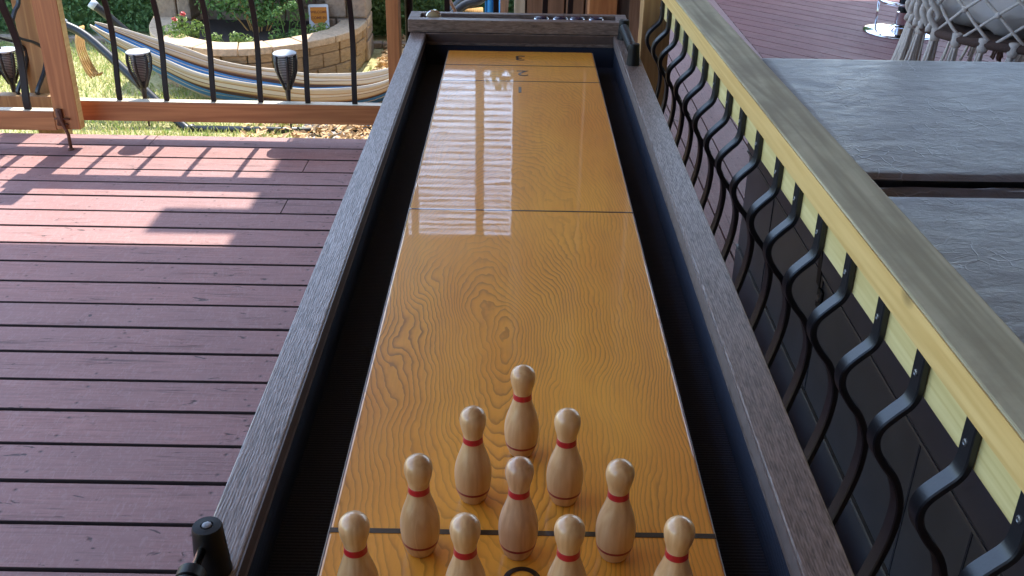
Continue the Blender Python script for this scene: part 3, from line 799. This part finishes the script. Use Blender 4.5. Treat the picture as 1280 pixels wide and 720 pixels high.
so_ = MB(); so_.prism([(q.x, q.y) for q in offs(ap, .16)]+[(-1.1, 7.55), (-2.6, 7.55)], .18, .235)
so_.build('soil_bed', 'soil', PL)
# chunky stone wall with two piers behind the planter
SW = thing('stone_wall', 'brown stone block wall with two piers behind the planter', 'wall', (0,0,ZG))
def blocks(name, x0, x1, y0, y1, z1, cw, ch, seed):
    random.seed(seed); mb = MB(); z = 0; row = 0
    while z < z1-.01:
        h = ch*random.uniform(.9, 1.1); x = x0; first = True
        while x < x1-.01:
            w = cw*random.uniform(.8, 1.25)*(.5 if first and row % 2 else 1); first = False
            xe = min(x+w, x1); xe = x1 if x1-xe < cw*.3 else xe
            p = random.uniform(-.014, .014); mb.box(x+.004, xe-.004, y0+p, y1, z+.004, z+h-.004); x = xe
        z += h; row += 1
    mb.box(x0+.012, x1-.012, y0+.03, y1-.012, 0, z-.01)
    return mb.build(name, 'stone_wall', SW, bevel=.012)
blocks('pier', -2.60, -2.335, 7.30, 7.60, 1.5, .16, .15, 3)
blocks('back_wall', -2.334, -1.37, 7.56, 7.80, 1.25, .27, .17, 4)
blocks('pier', -1.37, -1.07, 7.30, 7.60, 1.5, .18, .15, 5)
random.seed(11)
S = thing('garden_sign', 'white garden sign with orange welcome panel leaning on the wall', 'sign', (-1.405, 7.24, -.262))
S.rotation_euler = (rad(-9), rad(-1.5), rad(2))
def rrect(w, h, r, n=5):
    return [(cx+r*math.cos(a), cy+r*math.sin(a)) for cx, cy, a0 in ((w/2-r, h-r, 0), (-w/2+r, h-r, 90), (-w/2+r, r, 180), (w/2-r, r, 270)) for a in [rad(a0+90*k/n) for k in range(n+1)]]
UP = Matrix.Rotation(rad(90), 4, 'X')
MB().prism(rrect(.142, .232, .012), 0, .006, mtx=UP).build('panel', 'sign_white', S)
op = [(-.058, .212), (.058, .212), (.058, .125), (.034, .100), (-.034, .100), (-.058, .125)][::-1]
MB().prism(op, .0064, .0074, mtx=UP).build('orange_shield', 'sign_orange', S)
MB().prism([(-.034, .099), (.034, .099), (.020, .055), (.012, .02), (-.010, .02), (-.018, .055)][::-1], .0064, .0076, mtx=UP).build('tan_figure', 'sign_tan', S)
MB().prism([(-.004, .078), (.004, .08), (.002, .066), (-.003, .064)][::-1], .0078, .0084, mtx=UP).build('figure_mark', 'sign_text', S)
MB().prism([(.028, .075), (.034, .077), (.036, .058), (.030, .056)][::-1], .0064, .0074, mtx=UP).build('side_mark', 'dark_puck', S)
text_mesh('WELCOME', .024, Matrix.Translation((0, -.0078, .178)) @ UP, 'lettering', 'sign_text', S, .0006)
text_mesh('COME IN', .026, Matrix.Translation((0, -.0078, .138)) @ UP, 'lettering', 'sign_text', S, .0006)

def leaf_cloud(mb, c, r, n, size, asp=.5, up=.3, mi=0, shell=.35):
    for _ in range(n):
        d = Vector((random.gauss(0, 1), random.gauss(0, 1), random.gauss(0, 1))).normalized(); q = random.random()**shell
        p = Vector((c[0]+d.x*r[0]*q, c[1]+d.y*r[1]*q, c[2]+d.z*r[2]*q))
        nrm = d+Vector((random.uniform(-.7, .7), random.uniform(-.9, .5), random.uniform(-.4, .9)+up))
        mb.leaf(p, nrm, size*random.uniform(.6, 1.3), random.uniform(0, 6.28), asp, mi)
def bush(name, label, cat, base, stems, lm, sm, lsize, asp=.45, group=None):
    b = thing(name, label, cat, base, 0, group)
    st = MB(); lf = MB(); lf.recalc = False
    for dx, dy, h, rr, n in stems:
        st.tube(spline([(dx*.2, dy*.2, -.02), (dx*.55, dy*.5, h*.5), (dx, dy, h)], 4), [.006-.0004*k for k in range(9)], 5)
        leaf_cloud(lf, (dx, dy, h), (rr, rr, rr*.8), n, lsize, asp)
        leaf_cloud(lf, (dx*.7, dy*.7, h*.65), (rr*.7, rr*.7, rr*.6), n//3, lsize, asp)
    st.build('stem', sm, b, smooth=True); lf.build('foliage', lm, b)
    return b
SZ = ZG+.235
bush('tall_shrub', 'bright green leafy shrub growing tall in the planter against the wall', 'shrub', (-1.84, 7.20, SZ),
     [(-.30, .05, .22, .15, 260), (-.12, -.08, .30, .16, 320), (.10, .02, .27, .17, 340), (.30, .08, .30, .14, 220), (.0, .1, .5, .22, 420), (-.25, .12, .5, .18, 260), (.25, .1, .52, .18, 260), (.05, -.12, .16, .10, 130)], 'shrub', 'strap', .038)
bush('flowering_plant', 'low lime green plant with red tips at the planter\'s left end', 'plant', (-2.25, 6.80, SZ),
     [(-.10, 0, .07, .07, 150), (.0, -.06, .06, .07, 150), (.08, .03, .10, .07, 150), (-.04, .08, .13, .06, 100)], 'succ', 'succ', .034, .3)
fl = MB()
for a in ((-2.24, 6.82, SZ+.20), (-2.29, 6.78, SZ+.17)):
    leaf_cloud(fl, a, (.016, .016, .018), 26, .02, .6)
tag(fl.build('red_flower', 'flower'), 'small red flower head above the lime green plant', 'flower')
bush('low_plant', 'pale green low plant in the middle of the planter\'s front edge', 'plant', (-1.95, 6.74, SZ), [(-.08, 0, .05, .06, 90), (.07, .02, .055, .06, 90), (.15, .02, .04, .05, 60)], 'succ', 'succ', .03, .4)
bush('low_plant', 'leggy green plant with thin upright stems beside the sign', 'plant', (-1.58, 6.95, SZ), [(-.10, .02, .14, .05, 60), (-.04, -.02, .20, .045, 60), (.05, .0, .24, .05, 70), (.10, .05, .16, .05, 60), (-.05, -.08, .05, .06, 80), (.06, -.06, .05, .06, 80)], 'shrub', 'shrub', .028, .4)
bush('low_plant', 'small yellow green plant at the foot of the sign', 'plant', (-1.40, 7.02, SZ), [(-.02, 0, .06, .05, 70), (.06, .0, .08, .04, 60), (-.12, -.03, .04, .05, 60)], 'succ', 'succ', .03, .5)
mb = MB(); mb.recalc = False
for _ in range(240):
    q = random.choice(ap[6:40]); p = Vector((q.x, q.y, 0))+Vector((random.uniform(-.05, .05), random.uniform(.2, .34), SZ+.006))
    mb.leaf(p, (random.uniform(-.5, .5), random.uniform(-.5, .5), 1), random.uniform(.015, .035), random.uniform(0, 6.28), .6)
tag(mb.build('leaf_litter', 'bark'), 'dry tan leaf litter on the planter soil', 'leaf litter', kind='stuff')

# hedge: inner dark mass plus many leaves
HG = thing('hedge', 'dense dark green hedge along the back of the yard', 'hedge', (0,0,ZG))
mb = MB(); mb.recalc = False
for _ in range(17000):
    x = random.uniform(-6.2, 1.3); z = random.uniform(.02, 1.0)
    if random.random() < .6: z = random.uniform(.02, .7); x = random.uniform(-4.3, .6)
    yy = 8.0-.10*noise.noise(Vector((x*2.4, 0, z*2.4)))-.05*noise.noise(Vector((x*7, 4, z*7)))+random.uniform(-.05, .09)
    s = random.uniform(.026, .055)
    mb.leaf((x, yy, z), (random.uniform(-.8, .8), -1+random.uniform(-.3, .5), random.uniform(-.4, 1.0)), s, random.uniform(0, 6.28), .55)
mb.build('foliage', 'hedge', HG)
mb = MB()
nx, nz = 60, 24
vs = [( -6.2+7.5*i/nx, 8.10-.10*noise.noise(Vector(((-6.2+7.5*i/nx)*2.4, 0, 1.0*j/nz*2.4))), 1.0*j/nz+(.07*noise.noise(Vector((i*.7, 2, 0))) if j == nz else 0)) for i in range(nx+1) for j in range(nz+1)]
fs = [(i*(nz+1)+j, (i+1)*(nz+1)+j, (i+1)*(nz+1)+j+1, i*(nz+1)+j+1) for i in range(nx) for j in range(nz)]
mb.add(vs, fs); mb.box(-6.2, 1.3, 8.3, 8.6, 0, .95)
mb.build('twig_mass', 'hedge', HG, smooth=True)
TRW = thing('tree_row', 'tall dark trees far behind the hedge', 'tree row', (0, 14, ZG))  # added dark backdrop so the lane's far end mirrors no bright sky
mb = MB(); mb.recalc = False
for _ in range(5000):
    x = random.uniform(-9, 4); h_ = 4.0+.35*noise.noise(Vector((x*.9, 1, 2))); z = random.uniform(.1, h_)
    mb.leaf((x, random.uniform(-.3, .3), z), (random.uniform(-.8, .8), -1, random.uniform(-.4, 1.)), random.uniform(.14, .28), random.uniform(0, 6.28), .6)
mb.box(-9, 4, .3, .6, 0, 3.8)
mb.build('crown', 'hedge', TRW)
kb_ = MB()
for i in range(22): kb_.box(-6.2+.345*i+.004, -6.2+.345*(i+1)-.004, 7.70, 7.78, 0, .045+random.uniform(-.004, .004))
tag(kb_.build('garden_kerb', 'stone_wall', bevel=.006, loc=(0, 0, ZG)), 'low grey kerb along the foot of the hedge', 'kerb')
# tree beyond, seen only as a sliver and in the table's shine
TR = thing('tree', 'green leafy tree crown beyond the table end', 'tree', (-.14, 7.35, ZG))
mb = MB().tube(spline([(0, 0, 0), (.05, .1, .8), (.0, .25, 1.6), (.05, .3, 2.5)], 5), [.06-.0025*k for k in range(16)], 8); mb.build('trunk', 'board', TR, smooth=True)
mb = MB(); mb.recalc = False
for c, r, n in (((.05, .2, 1.1), .16, 160), ((-.02, .3, 1.6), .24, 320), ((.08, .3, 2.15), .14, 120), ((.04, .3, 2.62), .13, 110)): leaf_cloud(mb, c, (r, r, r), n, .07)
mb.build('crown', 'shrub', TR)

# lawn, pebbles, bark
mb = MB(); mb.recalc = False
for _ in range(46000):
    x = random.uniform(-4.3, -.55); y = random.uniform(4.45, 7.7)
    w = noise.noise(Vector((x*1.1, y*1.1, 5)))
    if x > -1.15+.35*w+(y-5.6)*.02: continue
    if 6.6 < y and -2.5 < x < -1.05: continue
    if random.random() > .75+.5*noise.noise(Vector((x*2.2, y*2.2, 1))): continue
    a = random.uniform(0, 6.28); h = random.uniform(.012, .042); l = random.uniform(.0, .9); s = .0035
    d = Vector((math.cos(a), math.sin(a), 0)); e = Vector((-d.y, d.x, 0))*s; b = Vector((x, y, ZG))
    tip = b+d*h*l+Vector((0, 0, h))
    mb.add([b-e, b+e, b+e*.7+d*h*l*.4+Vector((0, 0, h*.6)), tip, b-e*.7+d*h*l*.4+Vector((0, 0, h*.6))], [(0,1,2,3,4)])
tag(mb.build('lawn_grass', 'grass'), 'short dry patchy lawn', 'lawn', kind='stuff')
def ico(mb, c, r, sq=.6, mi=0):
    a = random.uniform(0, 6.28); ph = (1+5**.5)/2
    vs = [Vector(q).normalized() for q in ((-1,ph,0),(1,ph,0),(-1,-ph,0),(1,-ph,0),(0,-1,ph),(0,1,ph),(0,-1,-ph),(0,1,-ph),(ph,0,-1),(ph,0,1),(-ph,0,-1),(-ph,0,1))]
    fs = [(0,11,5),(0,5,1),(0,1,7),(0,7,10),(0,10,11),(1,5,9),(5,11,4),(11,10,2),(10,7,6),(7,1,8),(3,9,4),(3,4,2),(3,2,6),(3,6,8),(3,8,9),(4,9,5),(2,4,11),(6,2,10),(8,6,7),(9,8,1)]
    ra, rb = r*random.uniform(.8, 1.3), r*random.uniform(.7, 1.)
    mb.add([(c[0]+(q.x*ra*math.cos(a)-q.y*rb*math.sin(a)), c[1]+(q.x*ra*math.sin(a)+q.y*rb*math.cos(a)), c[2]+q.z*r*sq) for q in vs], fs, mi)
mb = MB()
for _ in range(3600):
    x = random.uniform(-1.35, .4); y = random.uniform(4.5, 6.5)
    if x < -1.22+.25*noise.noise(Vector((x*2, y*2, 9))) and random.random() < .9: continue
    ico(mb, (x, y, ZG+.006), random.uniform(.010, .026), .65)
tag(mb.build('pebbles', 'pebble', smooth=True), 'pale grey pebbles under the railing by the table', 'pebbles', kind='stuff')
mb = MB(); mb.recalc = False
for _ in range(5200):
    x = random.gauss(-.72, .30); y = random.uniform(5.2, 7.9)
    if random.random() < .08: x = random.uniform(-1.6, -.9); y = random.uniform(4.6, 6.0)
    if y > 6.75 and x < -1.0: continue
    mb.leaf((x, y, ZG+random.uniform(.005, .045)), (random.uniform(-.9, .9), random.uniform(-.9, .9), 1), random.uniform(.025, .075), random.uniform(0, 6.28), .5)
tag(mb.build('bark_mulch', 'bark'), 'tan bark and dry leaves beside the planter', 'mulch', kind='stuff')

# ------------------------------------------------------------------ timber screen, blind, roof: what the lacquer mirrors and what shades the deck
SC = thing('timber_screen', 'tall brown vertical board screen beyond the far end of the table', 'screen', (0, 5.2, ZG))
x = -.012; k = 0
while x < .56:
    w = (.066, .098, .10, .10, .10, .10, .1)[min(k, 6)]
    MB().box(x, x+w-.010, -.011, .011, .02, 3.7).build('board', 'board_pale' if k == 0 else 'board', SC, bevel=.003); x += w; k += 1
MB().box(-.008, .565, .0115, .02, .05, 3.66).build('backing', 'post_dark', SC)
BL = thing('slatted_blind', 'brown slatted blind hanging from the outer roof edge', 'blind', (0, 6.60, 0))
mb = MB()
z = 1.70
while z < 3.12: mb.box(-1.06, -.02, -.006, .006, z, z+.0150); z += .045
mb.build('slats', 'slat', BL)
for xx in (-1.04, -.235): 
    MB().box(xx-.03, xx+.03, .0065, .02, 1.68, 3.14).build('side_tape', 'slat', BL)
rf = MB(); rf.box(-1.92, .58, -2.59, 5.49, 3.6, 3.68)
o = rf.build('veranda_roof', 'roof'); tag(o, kind='structure')
o = MB().box(-.915, .58, 5.491, 6.70, 3.6, 3.68).build('outer_roof', 'roof'); tag(o, kind='structure')  # added, unseen: blocks the sun so the deck beside the table stays shaded
o = MB().box(-2.9, 6.2, -2.75, -2.6, ZG, 3.68).build('house_wall', 'wallb'); tag(o, kind='structure')
o = MB().box(-.915, .58, 6.64, 6.67, 3.08, 3.599).build('roof_fascia', 'roof'); tag(o, kind='structure')  # added, unseen board that cuts off the slat reflection on the lane
o = MB().box(4.3, 4.42, -2.59, 4.4, ZG, 2.599).build('side_wall', 'wallb'); tag(o, kind='structure')  # added, unseen wall that blocks side light from the tub cover
o = MB().box(-1.235, -.916, 5.64, 5.825, 3.6, 3.68).build('roof_outrigger', 'roof'); tag(o, kind='structure')  # added, unseen tab that only casts the step in the sun patch
o = MB().box(.30, 6.2, -2.59, 4.75, 2.60, 2.68).build('tub_roof', 'roof'); tag(o, kind='structure')
o = MB().box(.62, 7.5, 4.76, 10.3, 4.2, 4.26).build('patio_roof', 'roof_dark'); tag(o, kind='structure')  # added, unseen: shades the far deck and gives the cover a dark reflection

# ------------------------------------------------------------------ hot tub and its folding cover
TUB = thing('hot_tub', 'dark brown panelled hot tub behind the pine railing', 'hot tub', (.70, 0, 0))
def cab(name, z0_, z1_, inset, m='tub', bev=.006):
    return MB().box(inset, 1.95-inset, .98+inset, 2.90-inset, z0_, z1_).build(name, m, TUB, bevel=bev)
cab('cabinet', .0, .158, .006); cab('cabinet', .163, .470, .010); cab('shell_rim', .476, .672, .0, bev=.012)
sm = MB(); sm.box(.0045, 1.94, .99, 2.893, .1575, .1635); sm.box(.003, 1.945, .985, 2.895, .4695, .4765); sm.build('seam', 'tub_seam', TUB)
for y in (1.20, 1.425, 2.05, 2.55):
    MB().box(.0085, .0105, y-.0025, y+.0025, .165, .468).build('panel_joint', 'felt', TUB)
lt = MB(); lt.box(.003, .0095, 2.03, 2.065, .39, .44); la = lt.build('latch', 'black_plastic', TUB, bevel=.003)
MB().lathe([(0, .009), (.003, .008), (.004, .003)], 16, mtx=Matrix.Translation((.0028, 2.047, .418)) @ Matrix.Rotation(rad(-90), 4, 'Y')).build('latch_button', 'screw', la)
sp_ = MB().bar(spline([(-.002, 2.10, .66), (-.006, 2.09, .60), (.0, 2.07, .52), (.002, 2.06, .445)], 5), .028, .003, (0, 1, .1)).build('strap', 'black_plastic', TUB)
CV = thing('hot_tub_cover', 'creased grey vinyl hot tub cover folded across its middle', 'cover', (.69, 0, 0))
def panel(name, y0, y1, zt, tilt, seed, crown=.012):
    nx, ny = 90, 60; mb = MB(); W = 1.97; zb = .674
    def top(i, j):
        u = i/nx; v = j/ny; x = W*u; y = y0+(y1-y0)*v
        e = min(x, W-x, y-y0, y1-y); rr_ = .008 if y-y0 < .03 or y1-y < .03 else .02; rnd = rr_*(1-math.sqrt(max(0, 1-(1-min(1, e/rr_))**2)))
        w = .0010*noise.noise(Vector((x*3.5, y*6, seed)))+.0011*noise.noise(Vector((x*10, y*13, seed+3)))+.0015*noise.noise(Vector((x*18, y*26, seed)))
        sag = crown*math.sin(math.pi*u)*math.sin(math.pi*v)
        wav = .006*noise.noise(Vector((x*2.5, seed, 7))) if j in (0, ny) else .0
        return (x, y+wav, zt+tilt*(v-.5)+w*min(1, e/.05+.2)+sag-rnd)
    for i in range(nx+1):
        for j in range(ny+1): mb.v.append(top(i, j))
    for i in range(nx):
        for j in range(ny):
            q = i*(ny+1)+j; mb.f.append((q, q+ny+1, q+ny+2, q+1)); mb.mi.append(0)
    ring = [i*(ny+1) for i in range(nx+1)]+[nx*(ny+1)+j for j in range(1, ny+1)]+[i*(ny+1)+ny for i in range(nx-1, -1, -1)]+[j for j in range(ny-1, 0, -1)]
    o_ = len(mb.v)
    for q in ring: p = mb.v[q]; mb.v.append((p[0], p[1]+(.10 if y0 > 1.5 and p[1] < y0+.02 else 0), zb))
    for k in range(len(ring)): a, b = ring[k], ring[(k+1) % len(ring)]; mb.f.append((a, b, o_+(k+1) % len(ring), o_+k)); mb.mi.append(0)
    return mb.build(name, 'cover', CV, smooth=True)
fp_ = panel('far_panel', 1.957, 2.90, .756, .004, 1.); np_ = panel('near_panel', .98, 1.893, .742, -.004, 5.)
for o in (fp_, np_): o.modifiers.new('e', 'EDGE_SPLIT').split_angle = rad(60)
mb = MB(); nx = 80
vs = []; fs = []
for i in range(nx+1):
    x = 1.97*i/nx
    for j in range(9):
        v = j/8; y = 1.890+.055*v
        z = .728+.012*math.sin(v*math.pi)+.005*math.sin(v*19+.8*noise.noise(Vector((x*3, 0, 0)))*4)+.004*noise.noise(Vector((x*9-v*6, v*3, 2)))
        vs.append((x, y, z))
for i in range(nx):
    for j in range(8): q = i*9+j; fs.append((q, q+9, q+10, q+1))
mb.add(vs, fs); hg = mb.build('hinge_strip', 'cover', CV, smooth=True); hg.modifiers.new('s', 'SOLIDIFY').thickness = .004

# ------------------------------------------------------------------ bar stool and hanging chair on the far deck
ST = thing('bar_stool', 'chrome based bar stool with dark column behind the rope chair', 'bar stool', (2.50, 6.58, 0))
MB().lathe([(0, .235), (.006, .235), (.012, .225), (.022, .16), (.034, .075), (.05, .042), (.058, .04)], 48).build('base', 'chrome', ST, smooth=True)
MB().lathe([(.055, .047), (.13, .047), (.135, .04)], 24).build('collar', 'chrome', ST, smooth=False)
MB().lathe([(.13, .040), (.66, .040)], 24).build('column', 'black_plastic', ST, smooth=True)
MB().tube([(.165*math.cos(a), .165*math.sin(a), .20) for a in [2*math.pi*k/40 for k in range(40)]], .011, 10, closed=True).build('foot_ring', 'chrome', ST, smooth=True)
mb = MB()
for a in (2.9, 5.1): mb.tube([(.165*math.cos(a), .165*math.sin(a), .20), (.16*math.cos(a), .16*math.sin(a), .022)], .007, 8)
mb.build('ring_strut', 'chrome', ST, smooth=True)
MB().lathe([(.66, .08), (.67, .19), (.70, .205), (.74, .20), (.755, .15), (.76, 0)], 36).build('seat', 'black_plastic', ST, smooth=True)

CH = thing('hanging_chair', 'grey macrame hanging chair with long fringe and cushion', 'hanging chair', (1.93, 3.83, 0))
ZC = .655; RC = .415
MB().tube([(RC*math.cos(a), RC*math.sin(a), ZC) for a in [2*math.pi*k/64 for k in range(64)]], .017, 10, closed=True).build('seat_ring', 'ring_wrap', CH, smooth=True)
hoop = MB().tube(spline([(.13, -RC-.01, ZC+.09), (.22, -RC+.0, ZC+.045), (.33, -RC+.06, ZC+.02), (.44, -.20, ZC+.02)], 6), .016, 10)
hoop.build('outer_rope', 'ring_wrap', CH, smooth=True)
def chair_surf(a, h):   # h 0..1 up the back, a is the angle round the ring
    r = RC+.035*h+.02*math.sin(h*3); return Vector((r*math.cos(a), r*math.sin(a), ZC+.85*h))
mb = MB(); A0, A1 = rad(165), rad(375); NK = 13; hh = 8
da = (A1-A0)/NK
for s in (1, -1):
    for k in range(-hh, NK+hh+1):
        pts = []
        for q in range(hh*3+1):
            h = q/(hh*3); a = A0+da*(k+s*h*hh)
            if a < A0 or a > A1: 
                continue
            fr = (h*hh*1.0) % 1.0
            pts.append(chair_surf(a, h)+Vector((math.cos(a), math.sin(a), 0))*(.004*s*math.cos(math.pi*fr*2)))
        if len(pts) > 2: mb.tube(pts, .0058, 6)
for k in range(NK+1):           # knots where the cords cross
    for j in range(0, hh*2):
        if (j % 2 == 0):
            p = chair_surf(A0+da*k, j/2/hh) 
            mb.lathe([(-.012, .004), (-.006, .011), (.006, .011), (.012, .004)], 7, p)
mb.build('net', 'rope', CH, smooth=True)
# braided gathers at the left side of the back
mb = MB()
for k in range(5):
    a = rad(168+7.2*k)
    for q in range(2):
        mb.tube([chair_surf(a+.028*math.sin(h*26+q*3.14+k), h*.55)+Vector((math.cos(a), math.sin(a), 0))*(.012+.012*math.cos(h*26+q*3.14)) for h in [i/40 for i in range(41)]], .010, 6)
mb.build('braid', 'rope', CH, smooth=True)
mb = MB(); nu, nv = 48, 26; vs = []; fs = []
for i in range(nu):
    a = 2*math.pi*i/nu
    for j in range(nv+1):
        b = -math.pi/2+math.pi*j/nv; cb = math.copysign(abs(math.cos(b))**.7, math.cos(b))
        r = .365*cb*(1+.05*noise.noise(Vector((math.cos(a)*3, math.sin(a)*3, b*2)))); pk = .018*math.sin(a*11+2*b)*math.cos(b)*cb
        vs.append((r*math.cos(a), r*math.sin(a), ZC+.10+.115*math.sin(b)+pk+.02*noise.noise(Vector((math.cos(a)*4, math.sin(a)*4, b*3)))))
for i in range(nu):
    for j in range(nv): fs.append((i*(nv+1)+j, ((i+1) % nu)*(nv+1)+j, ((i+1) % nu)*(nv+1)+j+1, i*(nv+1)+j+1))
mb.add(vs, fs); mb.build('cushion', 'cushion', CH, smooth=True)
MB().lathe([(-.008, .40), (.004, .40)], 48, (0, 0, ZC)).build('seat_web', 'rope_brown', CH)
random.seed(5)
for k in range(26):
    a = rad(360*k/26+4); c = Vector((RC*math.cos(a), RC*math.sin(a), ZC)); L = random.uniform(.24, .30)
    mb = MB()
    mb.lathe([(-.03, .016), (-.015, .021), (.0, .019), (.016, .020), (.02, .012)], 8, c)
    for q in range(11):
        dx, dy = random.uniform(-.02, .02), random.uniform(-.02, .02); sw = random.uniform(-.02, .03)
        mb.tube(spline([c+Vector((dx*.4, dy*.4, -.015)), c+Vector((dx*.8-.008, dy*.8, -L*.4)), c+Vector((dx*1.1-.02+sw*.4, dy*1.1, -L*.75)), c+Vector((dx*1.4-.03+sw, dy*1.3, -L*random.uniform(.9, 1.05)))], 3), .0052, 5)
    mb.build('tassel', 'rope_brown' if k in (19, 20, 22, 5) else 'rope', CH, smooth=True)
mb = MB()
for a in (rad(200), rad(340), rad(90)): mb.tube([(.43*math.cos(a), .43*math.sin(a), ZC+.85), (0, 0, 2.598)], .008, 8)
mb.build('hanging_rope', 'rope', CH, smooth=True)

# ------------------------------------------------------------------ light, sky, camera
SUN_AZ, SUN_EL = rad(2.0), rad(57)
d = Vector((math.sin(SUN_AZ)*math.cos(SUN_EL), math.cos(SUN_AZ)*math.cos(SUN_EL), math.sin(SUN_EL)))
sun = bpy.data.lights.new('sun', 'SUN'); sun.energy = 2.0; sun.angle = rad(.5); sun.color = (1, .955, .88)
so = bpy.data.objects.new('sun', sun); COL.objects.link(so); so.rotation_euler = (-d).to_track_quat('-Z', 'Y').to_euler(); so.location = (0, 10, 12)
w = bpy.data.worlds.new('World'); scene.world = w; w.use_nodes = True
nt = w.node_tree; nt.nodes.clear()
sky = nt.nodes.new('ShaderNodeTexSky'); sky.sky_type = 'NISHITA'; sky.sun_disc = False; sky.sun_elevation = SUN_EL; sky.sun_rotation = SUN_AZ
sky.air_density = 1.0; sky.dust_density = .8; sky.ozone_density = 1.4
bg = nt.nodes.new('ShaderNodeBackground'); bg.inputs[1].default_value = .15
ou = nt.nodes.new('ShaderNodeOutputWorld'); nt.links.new(sky.outputs[0], bg.inputs[0]); nt.links.new(bg.outputs[0], ou.inputs[0])

f_, p_, ro, ya = 1255.12, .4792, .01783, .00174
fw = Vector((math.sin(ya)*math.cos(p_), math.cos(ya)*math.cos(p_), -math.sin(p_))); rt = Vector((math.cos(ya), -math.sin(ya), 0)); dn = fw.cross(rt)
c_, s_ = math.cos(ro), math.sin(ro); r2 = rt*c_-dn*s_; d2 = rt*s_+dn*c_
cam = bpy.data.cameras.new('camera'); cam.sensor_width = 36; cam.lens = 36*f_/1280; cam.clip_end = 2000; cam.clip_start = .02
co = bpy.data.objects.new('camera', cam); COL.objects.link(co)
mw = Matrix(((r2.x, -d2.x, -fw.x, -.0066), (r2.y, -d2.y, -fw.y, 0), (r2.z, -d2.z, -fw.z, 1.4945), (0, 0, 0, 1)))
co.matrix_world = mw
scene.camera = co
vs_ = scene.view_settings; vs_.view_transform = 'Standard'; vs_.look = 'None'; vs_.gamma = 1; vs_.use_curve_mapping = False; vs_.exposure = 2.33
scene.cycles.max_bounces = 8; scene.cycles.diffuse_bounces = 4; scene.cycles.glossy_bounces = 4
